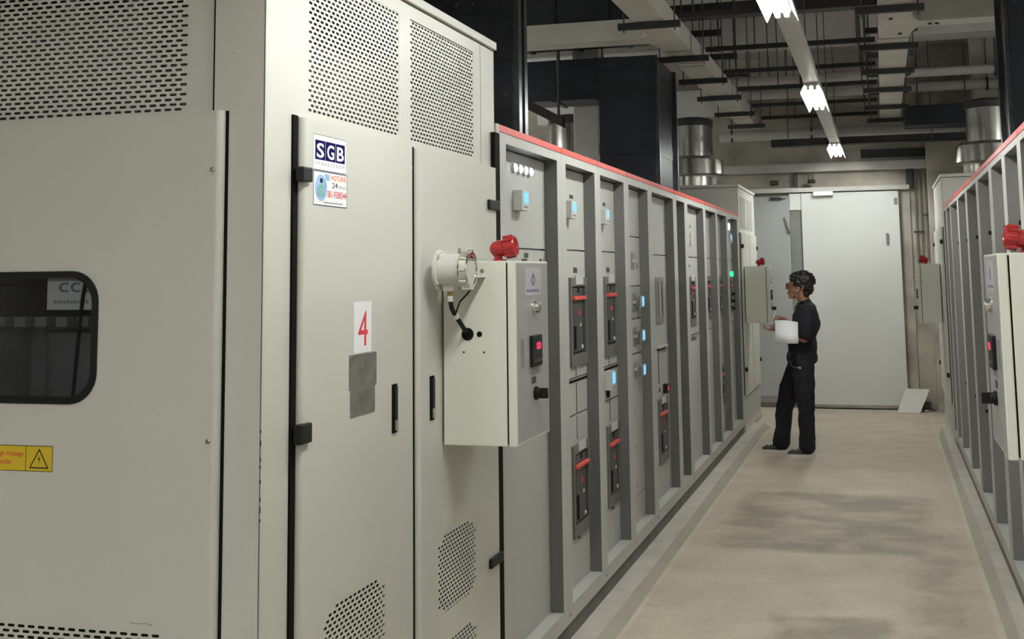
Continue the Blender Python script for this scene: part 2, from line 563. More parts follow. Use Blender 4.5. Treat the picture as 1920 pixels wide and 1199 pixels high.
concrete('trim_3', X_W, X_E, 4.9, 5.3, 3.95, Z_CEIL)
concrete('trim_4', X_W, X_E, 12.9, 13.3, 3.98, Z_CEIL)
concrete('trim_5', -2.66, -2.42, 10.98, 11.28, 0, Z_CEIL)
concrete('trim_6', 1.05, 1.31, 14.6, 14.9, 0, Z_CEIL)
concrete('trim_7', X_W, -2.66, 11.0, 11.26, 3.31, 3.44)
concrete('trim_8', -4.2, -1.6, 15.35, 15.6, 3.55, 3.9)
concrete('trim_9', 0.55, 1.4, 15.45, Y_FAR, 0, Z_CEIL, 'wall')

# ------------------------------------------------------------------ far wall: doors and fittings
d1 = struct(MB().box(-0.93, 0.215, Y_FAR - 0.09, Y_FAR - 0.03, 0.015, 2.585).build('door_1', 'doorgrey', bevel=0.004))
MB().box(0.05, 0.075, Y_FAR - 0.115, Y_FAR - 0.09, 1.95, 2.08).build('latch', 'midgrey', d1)
MB().box(0.16, 0.20, Y_FAR - 0.10, Y_FAR - 0.09, 2.42, 2.50).build('stain_plate', 'midgrey', d1)
MB().box(-0.93, 0.215, Y_FAR - 0.10, Y_FAR - 0.09, 0.015, 0.05).build('kick_strip', 'steel', d1)
d2 = struct(MB().box(-1.95, -1.075, Y_FAR - 0.06, Y_FAR - 0.015, 0.06, 2.56).build('door_2', 'doordark', bevel=0.004))
MB().tube([(-1.14, Y_FAR - 0.075, 2.30), (-1.10, Y_FAR - 0.10, 2.20), (-1.085, Y_FAR - 0.075, 2.10)], 0.012).build('door_handle', 'midgrey', d2)
MB().box(-1.95, -1.075, Y_FAR - 0.065, Y_FAR - 0.06, 0.06, 0.14).build('kick_strip', 'midgrey', d2)
d3 = struct(MB().box(-1.072, -0.933, Y_FAR - 0.045, Y_FAR - 0.005, 0.0, 2.385).build('door_3', 'shutter'))
MB().box(-1.072, -0.933, Y_FAR - 0.05, Y_FAR - 0.045, 2.30, 2.385).build('top_strip', 'insidebar', d3)
MB().box(-1.072, -0.933, Y_FAR - 0.07, Y_FAR - 0.005, 2.385, 2.585).build('head_plate', 'doorgrey', d3)
struct(MB().box(-2.1, 0.345, Y_FAR - 0.11, Y_FAR, 2.60, 2.655).build('trim_10', 'trunk', bevel=0.004))
MB().box(0.215, 0.345, Y_FAR - 0.02, Y_FAR, 0.0, 2.60).build('door_jamb', 'wall', d1)
struct(MB().box(-2.6, 1.45, Y_FAR - 0.16, Y_FAR, 2.845, 2.95).build('trim_11', 'beamc', bevel=0.01))
struct(MB().box(-1.005, -0.965, Y_FAR - 0.10, Y_FAR, 2.655, 2.845).build('trim_12', 'strut'))
struct(MB().box(0.315, 0.385, Y_FAR - 0.10, Y_FAR, 2.62, 2.845).build('trim_13', 'strut'))
struct(MB().box(-0.2, 1.4, Y_FAR - 0.05, Y_FAR, 3.0, 3.10).build('trim_14', 'strut'))

t = thing('emergency_light', (-0.66, Y_FAR - 0.11, 2.545), 'white bar-shaped emergency light above the large grey door', 'light')
MB().box(-0.78, -0.545, Y_FAR - 0.17, Y_FAR - 0.09, 2.548, 2.598).build('housing', 'white', t, bevel=0.006)
MB().box(-0.77, -0.555, Y_FAR - 0.174, Y_FAR - 0.17, 2.553, 2.592).build('diffuser', 'glow', t)
t = thing('floodlight', (-0.79, Y_FAR - 0.16, 2.70), 'small dark floodlight on two bright arms over the grey door', 'light')
MB().box(-0.835, -0.745, Y_FAR - 0.24, Y_FAR - 0.15, 2.70, 2.745).build('head', 'black', t, bevel=0.01)
for x in (-0.825, -0.775):
    MB().cyl((x, Y_FAR - 0.17, 2.74), (x, Y_FAR - 0.12, 2.86), 0.008).build('arm', 'chrome', t)
t = thing('speaker_box', (-1.24, Y_FAR - 0.1, 2.69), 'small black box on the wall above the dark grey door leaf', 'box')
MB().box(-1.29, -1.20, Y_FAR - 0.09, Y_FAR, 2.70, 2.755).build('body', 'black', t, bevel=0.008)
MB().box(-1.28, -1.21, Y_FAR - 0.095, Y_FAR - 0.088, 2.707, 2.748).build('grille', 'dkgrey', t)
t = thing('door_closer', (-1.24, Y_FAR - 0.1, 2.50), 'dark door closer at the top of the dark grey door leaf', 'closer')
MB().box(-1.30, -1.15, Y_FAR - 0.11, Y_FAR - 0.06, 2.515, 2.55).build('body', 'navyedge', t, bevel=0.005)
MB().box(-1.18, -1.09, Y_FAR - 0.12, Y_FAR - 0.105, 2.54, 2.552).build('arm', 'ltgrey', t)

names = ['leftmost', 'middle', 'rightmost']
for i, (x, z0) in enumerate(((0.405, 1.45), (0.462, 1.50), (0.52, 1.46))):
    t = thing('conduit', (x, Y_FAR, z0), 'thin vertical conduit on the far wall, %s of the three' % names[i], 'conduit', 'conduits on the far wall')
    MB().cyl((x, Y_FAR - 0.03, z0), (x, Y_FAR - 0.03, 2.86), 0.009, n=10).build('pipe', 'insidebar', t)
    MB().box(x - 0.03, x + 0.03, Y_FAR - 0.045, Y_FAR, 2.08 + 0.2 * (i == 2), 2.10 + 0.2 * (i == 2)).build('clamp', 'strut', t)

# a loose panel leaning against the corner, and scrap beside it
t = thing('loose_panel', (0.28, 15.45, 0), 'white square panel leaning at the foot of the far wall', 'panel')
mb = MB()
P = [(0.085, 15.33, 0.002), (0.335, 15.30, 0.002), (0.19, 15.60, 0.24), (0.455, 15.58, 0.235)]
th = Vector((0.0, 0.016, 0.010))
mb.hexa([P[0], P[1], P[2], P[3]] + [tuple(Vector(p) + th) for p in P])
mb.build('sheet', 'whitepaint', t)
scr = [('scrap_bracket', 'small metal bracket scrap lying behind the loose panel', [(0.37, 15.42), (0.50, 15.46)], 0.012, 'galv'),
       ('scrap_rod', 'short dark rod lying on the floor in the corner', [(0.38, 15.53), (0.53, 15.50)], 0.012, 'black')]
for nm, lb, (p, q), r, m_ in scr:
    tag(MB().tube([(p[0], p[1], r), ((p[0] + q[0]) / 2, (p[1] + q[1]) / 2, r + 0.004), (q[0], q[1], r)], r).build(nm, m_), lb, 'scrap')
tag(MB().lathe((0.515, 15.37, 0.0), (0, 0, 1), [(0, 0.02), (0.012, 0.024), (0.022, 0.014), (0.03, 0.012)]).build('metal_cap', 'chrome'),
    'bright metal cap on the floor at the right corner', 'cap')
tag(MB().box(0.36, 0.47, 15.54, 15.64, 0.0, 0.10).build('dark_carton', 'dkgrey', bevel=0.01), 'dark little carton tucked behind the loose panel', 'carton')


# ------------------------------------------------------------------ transformer enclosures
def hinge(fn, a0, a1, b0, b1, n0, parent):
    MB(fn).box(a0, a1, b0, b1, n0, n0 + 0.022).build('hinge', 'black', parent, bevel=0.004)


def enclosure(xf, s, y0, y1, x_depth, label, detail, doors, grilles, base_z=0.04):
    fn = side(xf, s)
    fz = front(y0)
    xb = xf - s * x_depth
    xa, xc = min(xf, xb), max(xf, xb)
    t = thing('transformer_enclosure', ((xa + xc) / 2, (y0 + y1) / 2, base_z), label, 'cabinet', 'transformer enclosures')
    topz = 2.505
    B0 = base_z
    # carcass panels (sheet walls with openings so that the slots see a dark inside)
    g = grilles
    mb = MB(fn)
    a_l, a_r = y0, y1
    th = 0.003
    if g:
        zb, zt = g[0][1], g[0][1] + g[0][3] * 0.0128
        mb.box(a_l, a_r, zt, topz, -th, 0)
        prev = a_l
        for (ga, gb, gc, gr) in g:
            w = (gc + 0.5) * 0.028
            mb.box(prev, ga, zb, zt, -th, 0)
            prev = ga + w
        mb.box(prev, a_r, zb, zt, -th, 0)
        mb.box(a_l, a_r, B0, zb, -th, 0)
    else:
        mb.box(a_l, a_r, B0, topz, -th, 0)
    mb.build('side_panel', 'paint', t)
    for (ga, gb, gc, gr) in g:
        MB(fn).perf(ga, gb, gc, gr, 0.028, 0.0128, 0.0185, 0.0070, -0.001).build('vent_grille', 'paint', t, normals=False)
    MB().box(xa, xc, y1 - 0.003, y1, B0, topz).build('rear_panel', 'paint', t)
    MB().box(*((xb, xb + 0.003) if s > 0 else (xb - 0.003, xb)), y0, y1, B0, topz).build('back_panel', 'paint', t)
    MB().box(xa - 0.012, xc + 0.012, y0 - 0.012, y1 + 0.003, topz + 0.005, 2.54).build('roof', 'paint', t, bevel=0.003)
    MB().box(xa + 0.02, xc - 0.02, y0 + 0.02, y1 - 0.02, B0, B0 + 0.08).build('base_frame', 'plinth', t)
    # dark core behind the slots
    MB(fn).box(y0 + 0.30, y1 - 0.12, 0.3, 2.42, -x_depth + 0.2, -0.22).build('core', 'coil', t)
    if not detail:
        MB(fz).box(xa, xc, B0, topz, -0.003, 0).build('end_panel', 'paint', t)
    if s < 0 or not detail:
        for a in (y0 + 0.4, y0 + 1.2):
            MB(fn).box(a, a + 0.03, 0.3, 2.45, -0.06, -0.03).build('inner_bar', 'insidebar', t)
    return t, fn, fz


NG = [(2.892, 2.078, 22, 30), (3.617, 2.075, 22, 30)]
t, fn, fz = enclosure(XL, 1, 2.66, 4.50, 1.75, 'large warm-grey transformer cabinet in the left foreground with window and red number 4', True, None, NG)
NEAR = t
# doors on the aisle side (proud of the frame, black gasket in the gap)
door_specs = [(2.826, 3.575, 2.056, 'l'), (3.632, 4.44, 2.052, 'r')]
lower = [[(2.955, 0.42, 14, 32)], [(3.79, 0.594, 13, 19), (3.79, 0.25, 13, 20)]]
for k, (a0, a1, b1, hs) in enumerate(door_specs):
    b0 = 0.14
    mb = MB(fn)
    gs = lower[k]
    pa, pb = 0.028, 0.0128
    ga = gs[0][0]
    gw = (gs[0][2] + 0.5) * pa
    # folded edge and face sheet around the lower grilles
    prof = [(a0, 0.0), (a0, 0.010), (a0 + 0.002, 0.015), (a0 + 0.006, 0.0195), (a0 + 0.011, 0.0215), (a0 + 0.015, 0.022), (a0 + 0.015, 0.0)]
    kp = len(prof)
    mb.add([(a, b, n) for b in (b0, b1) for a, n in prof], [(i, (i + 1) % kp, kp + (i + 1) % kp, kp + i) for i in range(kp)] + [tuple(range(kp)), tuple(range(2 * kp - 1, kp - 1, -1))])
    mb.box(a0 + 0.015, ga, b0, b1, 0.0, 0.022)
    mb.box(ga + gw, a1, b0, b1, 0.0, 0.022)
    zs = [b0]
    for (_, gb, gc, gr) in sorted(gs, key=lambda q: q[1]):
        zs += [gb, gb + gr * pb]
    zs.append(b1)
    for i in range(0, len(zs), 2):
        mb.box(ga, ga + gw, zs[i], zs[i + 1], 0.0, 0.022)
    door = mb.build('door', 'paint', t)
    for (gx, gb, gc, gr) in gs:
        MB(fn).perf(gx, gb, gc, gr, pa, pb, 0.0185, 0.0070, 0.0215, cut=2).build('vent_grille', 'paint', door, normals=False)
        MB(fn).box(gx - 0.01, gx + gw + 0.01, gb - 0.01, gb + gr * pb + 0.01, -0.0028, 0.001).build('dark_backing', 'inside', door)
    MB(fn).box(a0 - 0.026, a0, b0, b1 + 0.004, 0.0, 0.006).build('gasket', 'gasket', door)
    if k == 0:
        hinge(fn, 2.80, 2.855, 1.893, 1.930, 0.012, door)
        hinge(fn, 2.80, 2.862, 1.254, 1.302, 0.012, door)
        MB(fn).box(3.575, 3.605, 1.985, 1.992, 0.0, 0.012).build('strike', 'midgrey', door)
    else:
        hinge(fn, 4.335, 4.46, 1.893, 1.929, 0.012, door)
        hinge(fn, 4.315, 4.46, 0.628, 0.661, 0.012, door)
    # recessed swing handle
    ha, hb0, hb1 = (3.408, 1.207, 1.345) if k == 0 else (3.722, 1.207, 1.343)
    h = MB(fn).box(ha, ha + 0.034, hb0, hb1, 0.018, 0.026).build('handle_recess', 'gasket', door)
    MB(fn).box(ha + 0.006, ha + 0.028, hb0 + 0.036, hb1 - 0.006, 0.026, 0.031).build('handle', 'black', door, bevel=0.002)
    MB(fn).box(ha + 0.010, ha + 0.030, hb0 + 0.006, hb0 + 0.036, 0.026, 0.032).build('lock_plate', 'steel', door, bevel=0.002)
MB(fn).box(4.452, 4.512, 0.10, 2.19, 0.0, 0.017).build('gasket', 'gasket', t)
MB(fn).box(4.329, 4.332, 2.06, 2.505, -0.001, 0.0008).build('panel_seam', 'midgrey', t)

# end facing the camera: corner post, upper grille, proud door with window
MB(fz).box(-1.536, XL, 0.12, 2.505, -0.003, 0.0).build('corner_post', 'paint', t, bevel=0.001)
gx0, gcols, grows = -3.135, 54, 31
gx1 = gx0 + (gcols + 0.5) * 0.028
mb = MB(fz)
mb.perf(gx0, 2.062, gcols, grows, 0.028, 0.0122, 0.0192, 0.0066, -0.004)
mb.box(gx1, -1.5395, 2.03, 2.505, -0.006, -0.0035)
mb.box(-3.15, gx1, 2.062 + grows * 0.0122, 2.505, -0.006, -0.0035)
mb.box(-3.15, gx1, 1.98, 2.062, -0.006, -0.0035)
mb.box(-3.15, gx0, 2.062, 2.062 + grows * 0.0122, -0.006, -0.0035)
mb.build('vent_grille', 'paint', t, normals=False)
for x in (-1.80, -1.98, -2.40):
    MB(fz).box(x, x + 0.022, 1.9, 2.5, -0.05, -0.02).build('inner_bar', 'insidebar', t)
# door with a rounded window opening
DX0, DX1, DZ0, DZ1 = -2.90, -1.503, 0.14, 2.057
WX0, WX1, WZ0, WZ1, WR = -2.62, -1.829, 1.362, 1.677, 0.075


def rrect(x0, x1, z0, z1, r, k=8):
    pts = []
    for cx, cz, t0 in ((x1 - r, z1 - r, 0), (x0 + r, z1 - r, 90), (x0 + r, z0 + r, 180), (x1 - r, z0 + r, 270)):
        for i in range(k + 1):
            a = math.radians(t0 + 90 * i / k)
            pts.append((cx + r * math.cos(a), cz + r * math.sin(a)))
    return pts


def ring(mb, inner, outer, n0, n1):
    k = len(inner)
    p = [(a, b, n1) for a, b in inner] + [(a, b, n1) for a, b in outer] + [(a, b, n0) for a, b in inner] + [(a, b, n0) for a, b in outer]
    f = []
    for i in range(k):
        j = (i + 1) % k
        f += [(i, j, k + j, k + i), (2 * k + i, 3 * k + i, 3 * k + j, 2 * k + j), (i, 2 * k + i, 2 * k + j, j), (k + i, k + j, 3 * k + j, 3 * k + i)]
    return mb.add(p, f)


def rect_like(inner, x0, x1, z0, z1, k=8):
    """Matching outline of a rectangle for a rounded inner loop."""
    out = []
    cs = [(x1, z1), (x0, z1), (x0, z0), (x1, z0)]
    for q, c in enumerate(cs):
        for i in range(k + 1):
            out.append(c)
    return out


win = rrect(WX0, WX1, WZ0, WZ1, WR)
MY0, MY1 = 1.30, 1.74
mb = MB(fz)
wo = []
for (x, z), q in zip(win, range(len(win))):
    wo.append((min(max(x, DX0), DX1), z))
DXE = DX1 - 0.015
prof = [(DX1, 0.0), (DX1, 0.010), (DX1 - 0.002, 0.015), (DX1 - 0.006, 0.0195), (DX1 - 0.011, 0.0215), (DX1 - 0.015, 0.022), (DX1 - 0.015, 0.0)]
kp = len(prof)
mb.add([(a, b, n) for b in (DZ0, DZ1) for a, n in prof], [(i, (i + 1) % kp, kp + (i + 1) % kp, kp + i) for i in range(kp)] + [tuple(range(kp)), tuple(range(2 * kp - 1, kp - 1, -1))])
# face: four strips and a rounded window frame piece
mb.box(DX0, DXE, 0.845, MY0, 0.0, 0.022)
mb.box(DX0, DXE, MY1, DZ1, 0.0, 0.022)
k8 = 9
outl = []
for q, (cx, cz) in enumerate(((WX1 + 0.04, MY1), (WX0 - 0.04, MY1), (WX0 - 0.04, MY0), (WX1 + 0.04, MY0))):
    for i in range(k8):
        f_ = i / (k8 - 1)
        if q == 0:
            p = (WX1 + 0.04, MY1 - (MY1 - (WZ1 - WR)) * (1 - 2 * f_)) if f_ < 0.5 else (WX1 + 0.04 - (0.04 + WR) * (2 * f_ - 1), MY1)
        elif q == 1:
            p = (WX0 + WR - (WR + 0.04) * 2 * f_, MY1) if f_ < 0.5 else (WX0 - 0.04, MY1 - (MY1 - (WZ1 - WR)) * (2 * f_ - 1))
        elif q == 2:
            p = (WX0 - 0.04, WZ0 + WR - (WZ0 + WR - MY0) * 2 * f_) if f_ < 0.5 else (WX0 - 0.04 + (WR + 0.04) * (2 * f_ - 1), MY0)
        else:
            p = (WX1 - WR + (WR + 0.04) * 2 * f_, MY0) if f_ < 0.5 else (WX1 + 0.04, MY0 + (WZ0 + WR - MY0) * (2 * f_ - 1))
        outl.append(p)
ring(mb, win, outl, 0.0, 0.022)
mb.box(WX1 + 0.04, DXE, MY0, MY1, 0.0, 0.022)
mb.box(DX0, WX0 - 0.04, MY0, MY1, 0.0, 0.022)
# lower slotted zone of the door
sx0, scols, srows = -2.80, 41, 24
sx1 = sx0 + 41.5 * 0.028
sz0 = 0.845 - srows * 0.0122
mb.perf(sx0, sz0, scols, srows, 0.028, 0.0122, 0.0192, 0.0066, 0.0216)
mb.box(DX0, sx0, sz0, 0.845, 0.0, 0.022)
mb.box(sx1, DXE, sz0, 0.845, 0.0, 0.022)
mb.box(DX0, DXE, DZ0, sz0, 0.0, 0.022)
door = mb.build('door', 'paint', t, normals=False)
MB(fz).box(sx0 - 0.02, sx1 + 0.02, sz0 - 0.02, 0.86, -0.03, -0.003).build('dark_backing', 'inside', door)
MB(fz).box(-1.503, -1.495, 0.13, 2.057, 0.0, 0.002).build('gasket', 'gasket', door)
MB(fz).box(-1.539, -1.536, 2.03, 2.505, -0.006, 0.0012).build('panel_seam', 'gasket', t)
mb = MB(fz)
ring(mb, rrect(WX0 + 0.014, WX1 - 0.014, WZ0 + 0.014, WZ1 - 0.014, WR - 0.012), rrect(WX0 - 0.002, WX1 + 0.002, WZ0 - 0.002, WZ1 + 0.002, WR), 0.006, 0.027)
mb.build('window_gasket', 'black', door)
MB(fz).prism(rrect(WX0 + 0.012, WX1 - 0.012, WZ0 + 0.012, WZ1 - 0.012, WR - 0.012), 0.012, 0.016).build('window_pane', 'glass', door)
for z in (1.914, 1.281):
    MB(fz).lathe((-1.524, z, 0.022), (0, 0, 1), [(0, 0.006), (0.003, 0.006), (0.0045, 0.003)], n=12).build('screw', 'steel', door)
mb = MB(fz)
mb.tube([(-1.72, 0.865, 0.0226), (-1.70, 0.863, 0.0226), (-1.68, 0.8655, 0.0226), (-1.66, 0.862, 0.0226)], 0.0007, 4)
mb.build('scratch', 'midgrey', door)
MB(fz).box(-1.4855, -1.4835, 2.194, 2.201, 0.0, 0.0006).build('scuff', 'midgrey', t)
for q, z in enumerate((1.22, 1.235, 1.27, 1.30, 1.145, 1.12, 1.10, 1.185)):
    MB(fz).box(XL - 0.0022, XL + 0.0004, z, z + 0.006 + 0.004 * (q % 3), -0.0015, 0.0004).build('paint_chip', 'dkgrey', t)
# seen through the window: a data plate, winding and cable inside the enclosure
MB(fz).box(-1.985, -1.83, 1.585, 1.668, 0.004, 0.006).build('inner_sign', 'whitepaint', t)
text('cce', fz, -1.952, 1.628, 0.0065, 0.036, 'greyprint', t, width=0.098)
blurred_line(fz, -1.965, -1.865, 1.600, 1.609, 0.0061, 'midgrey', t)
MB(fz).tube([(-1.868, 1.68, 0.010), (-1.880, 1.62, 0.010), (-1.89, 1.56, 0.004), (-1.93, 1.36, -0.03)], 0.005).build('inner_cable', 'black', t)
for i in range(3):
    MB(fz).cyl((-2.02 - 0.42 * i, 0.5, -0.36), (-2.02 - 0.42 * i, 1.52, -0.36), 0.19, n=28).build('winding', 'coil', t)
MB(fz).box(-3.0, -1.95, 1.56, 1.64, -0.42, -0.26).build('yoke', 'dkgrey', t)
for i in range(9):
    MB(fz).box(-2.50 + 0.065 * i, -2.465 + 0.065 * i, 1.535, 1.56, -0.25, -0.20).build('terminal', 'midgrey', t)

# flat markings on the near enclosure
YD = front(2.66 - 0.0222)
t = thing('warning_sticker', (-2.05, 2.63, 1.20), 'yellow high-voltage warning sticker with lightning triangle below the window', 'sticker')
MB(YD).box(-2.22, -1.942, 1.199, 1.260, 0, 0.0006).build('sheet', 'yellow', t)
mb = MB(YD)
for a0, a1, b0, b1 in ((-2.22, -1.942, 1.2585, 1.2600), (-2.22, -1.942, 1.199, 1.2003), (-1.9433, -1.942, 1.199, 1.26), (-2.0185, -2.0172, 1.199, 1.26)):
    mb.box(a0, a1, b0, b1, 0.0006, 0.0009)
mb.build('border', 'black', t)
mb = MB(YD)
tri_o = [(-2.008, 1.2065), (-1.953, 1.2065), (-1.9805, 1.2535)]
tri_i = [(-2.0035, 1.2092), (-1.9575, 1.2092), (-1.9805, 1.2483)]
ring(mb, tri_i, tri_o, 0.0006, 0.0009)
mb.prism([(-1.9775, 1.239), (-1.985, 1.2265), (-1.9795, 1.2275), (-1.983, 1.2145), (-1.9765, 1.2305), (-1.981, 1.2295)], 0.0006, 0.0009)
mb.build('lightning_symbol', 'black', t)
text('High Voltage', YD, -2.0255, 1.2345, 0.0008, 0.012, 'redprint', t, width=0.083, align='RIGHT', bold=0.01)
text('Inside', YD, -2.060, 1.2155, 0.0008, 0.012, 'redprint', t, width=0.042, align='RIGHT', bold=0.01)

FD = side(XL + 0.0222, 1)
t = thing('logo_sticker', (XL + 0.023, 2.98, 1.93), 'white sticker with three navy logo letters, upper one on the first door', 'sticker')
MB(FD).box(2.880, 3.079, 1.929, 2.021, 0, 0.0006).build('sheet', 'white', t)
mb = MB(FD)
for a0, a1 in ((2.889, 2.949), (2.951, 3.011), (3.013, 3.071)):
    mb.box(a0, a1, 1.956, 2.006, 0.0006, 0.0009)
mb.build('logo_blocks', 'navy', t)
for ch, a in (('S', 2.919), ('G', 2.981), ('B', 3.042)):
    text(ch, FD, a, 1.9625, 0.0012, 0.037, 'white', t, bold=0.022, width=0.044, align='CENTER')
text('STARKSTROM', FD, 2.891, 1.942, 0.0008, 0.0085, 'greyprint', t, width=0.178, space=1.9)
mb = MB(FD)
mb.box(2.880, 3.079, 2.0195, 2.021, 0.0006, 0.0009)
mb.box(2.880, 3.079, 1.929, 1.9305, 0.0006, 0.0009)
mb.build('border', 'greyprint', t)
t = thing('hotline_sticker', (XL + 0.023, 2.98, 1.84), 'hotline sticker with phone number and blue picture, lower one on the first door', 'sticker')
MB(FD).box(2.880, 3.086, 1.839, 1.927, 0, 0.0006).build('sheet', 'white', t)
mb = MB(FD)
for a0, a1, b0, b1 in ((2.880, 3.086, 1.9255, 1.927), (2.880, 3.086, 1.839, 1.8405), (2.880, 2.8815, 1.839, 1.927), (3.0845, 3.086, 1.839, 1.927)):
    mb.box(a0, a1, b0, b1, 0.0006, 0.0009)
mb.build('border', 'navy', t)
mb = MB(FD)
mb.prism([(2.925 + 0.035 * math.cos(math.radians(10 * i)), 1.884 + 0.034 * math.sin(math.radians(10 * i))) for i in range(36)], 0.0006, 0.0008)
mb.prism([(2.955, 1.905), (2.975, 1.905), (2.975, 1.921), (2.945, 1.921)], 0.0006, 0.0008)
mb.build('blue_disc', 'skyblue', t)
MB(FD).prism([(2.904, 1.862), (2.945, 1.862), (2.942, 1.884), (2.932, 1.892), (2.918, 1.892), (2.906, 1.884)], 0.0008, 0.0011).build('picture_body', 'teal', t)
MB(FD).prism([(2.926 + 0.0085 * math.cos(math.radians(20 * i)), 1.903 + 0.0065 * math.sin(math.radians(20 * i))) for i in range(18)], 0.0008, 0.0012).build('picture_head', 'black', t)
text('HOTLINE', FD, 2.985, 1.908, 0.0008, 0.013, 'orange', t, width=0.094, bold=0.02)
text('24', FD, 2.991, 1.888, 0.0008, 0.014, 'greenprint', t, width=0.036, bold=0.012)
text('-Hours', FD, 3.030, 1.888, 0.0008, 0.009, 'greyprint', t, width=0.048)
text('081-9388544', FD, 2.962, 1.862, 0.0008, 0.018, 'redprint', t, width=0.120, bold=0.015)
blurred_line(FD, 2.94, 3.06, 1.846, 1.8495, 0.0006, 'greyprint', t, 19)
t = thing('number_sheet', (XL + 0.023, 3.195, 1.45), 'white paper sheet with a tall red number 4 taped on the door', 'sheet')
MB(FD).box(3.136, 3.256, 1.450, 1.588, 0, 0.0006).build('sheet', 'white', t)
text('4', FD, 3.197, 1.468, 0.0009, 0.098, 'redprint', t, width=0.066, align='CENTER')
for nm, (a0, a1, b0, b1), lb in (('nameplate', (3.106, 3.292, 1.356, 1.447), 'wider grey metal rating plate directly under the red number 4'),
                                 ('nameplate', (3.114, 3.281, 1.283, 1.354), 'narrower grey metal rating plate, lower of the pair')):
    t = thing(nm, (XL + 0.023, (a0 + a1) / 2, b0), lb, 'nameplate', 'rating plates under the number 4')
    MB(FD).box(a0, a1, b0, b1, 0, 0.0012).build('plate', 'plate', t)
    for a in (a0 + 0.006, a1 - 0.006):
        for b in (b0 + 0.005, b1 - 0.005):
            MB(FD).lathe((a, b, 0.0012), (0, 0, 1), [(0, 0.003), (0.0012, 0.002)], n=8).build('rivet', 'steel', t)

# far enclosures and the one opposite the foreground cabinet
FG = [(12.98, 2.09, 21, 26), (13.68, 2.09, 21, 26)]
t, fn, fz = enclosure(XL, 1, 12.87, 14.53, 1.6, 'grey transformer cabinet at the far end of the left row', False, None, FG)
FAR_L = t
t2, fn2, fz2 = enclosure(XR, -1, 12.38, 14.25, 1.6, 'grey transformer cabinet at the far end of the right row', False, None, [])
t3, fn3, fz3 = enclosure(XR, -1, 2.70, 4.55, 1.6, 'grey transformer cabinet on the right nearest the camera, behind the right-hand box', False, None, [])
for tt, f, a0, am, a1 in ((t, fn, 12.93, 13.72, 14.47), (t2, fn2, 12.46, 13.3, 14.18), (t3, fn3, 2.78, 3.6, 4.47)):
    for a, b, hs in ((a0, am - 0.02, 0), (am + 0.02, a1, 1)):
        dr = MB(f).box(a, b, 0.40, 2.045, 0.0, 0.022).build('door', 'paint', tt, bevel=0.003)
        MB(f).box(a - 0.022, a, 0.40, 2.045, 0.0, 0.006).build('gasket', 'gasket', dr)
        ha = a - 0.01 if hs == 0 else b - 0.05
        for z in (1.905, 0.66):
            MB(f).box(ha, ha + 0.06, z - 0.02, z + 0.02, 0.012, 0.036).build('hinge', 'black', dr)
    MB(f).box(a0, a1, 0.12, 0.38, 0.0, 0.004).build('kick_panel', 'sbpaint', tt)
MB(fz).box(-2.05, -2.047, 2.23, 2.505, 0.0, 0.001).build('panel_seam', 'midgrey', FAR_L)


# ------------------------------------------------------------------ switchboard rows
def label_plate(fn, a, b, w, h, n, parent):
    MB(fn).box(a - w / 2, a + w / 2, b - h / 2, b + h / 2, n, n + 0.002).build('label_plate', 'dkgrey', parent)


NP = -0.06       # door plane behind the front frame


def hmi(fn, a0, a1, b0, b1, parent, scr=None):
    h = MB(fn).box(a0, a1, b0, b1, NP, -0.02).build('meter', 'ltgrey', parent, bevel=0.003)
    s_ = scr or (a0 + 0.018, a1 - 0.014, b0 + 0.034, b1 - 0.008)
    MB(fn).box(s_[0], s_[1], s_[2], s_[3], -0.0205, -0.0188).build('screen', 'blueled', h)
    for i in range(3):
        MB(fn).box(a0 + 0.02 + 0.025 * i, a0 + 0.034 + 0.025 * i, b0 + 0.010, b0 + 0.018, -0.0205, -0.0185).build('key', 'midgrey', h)
    return h


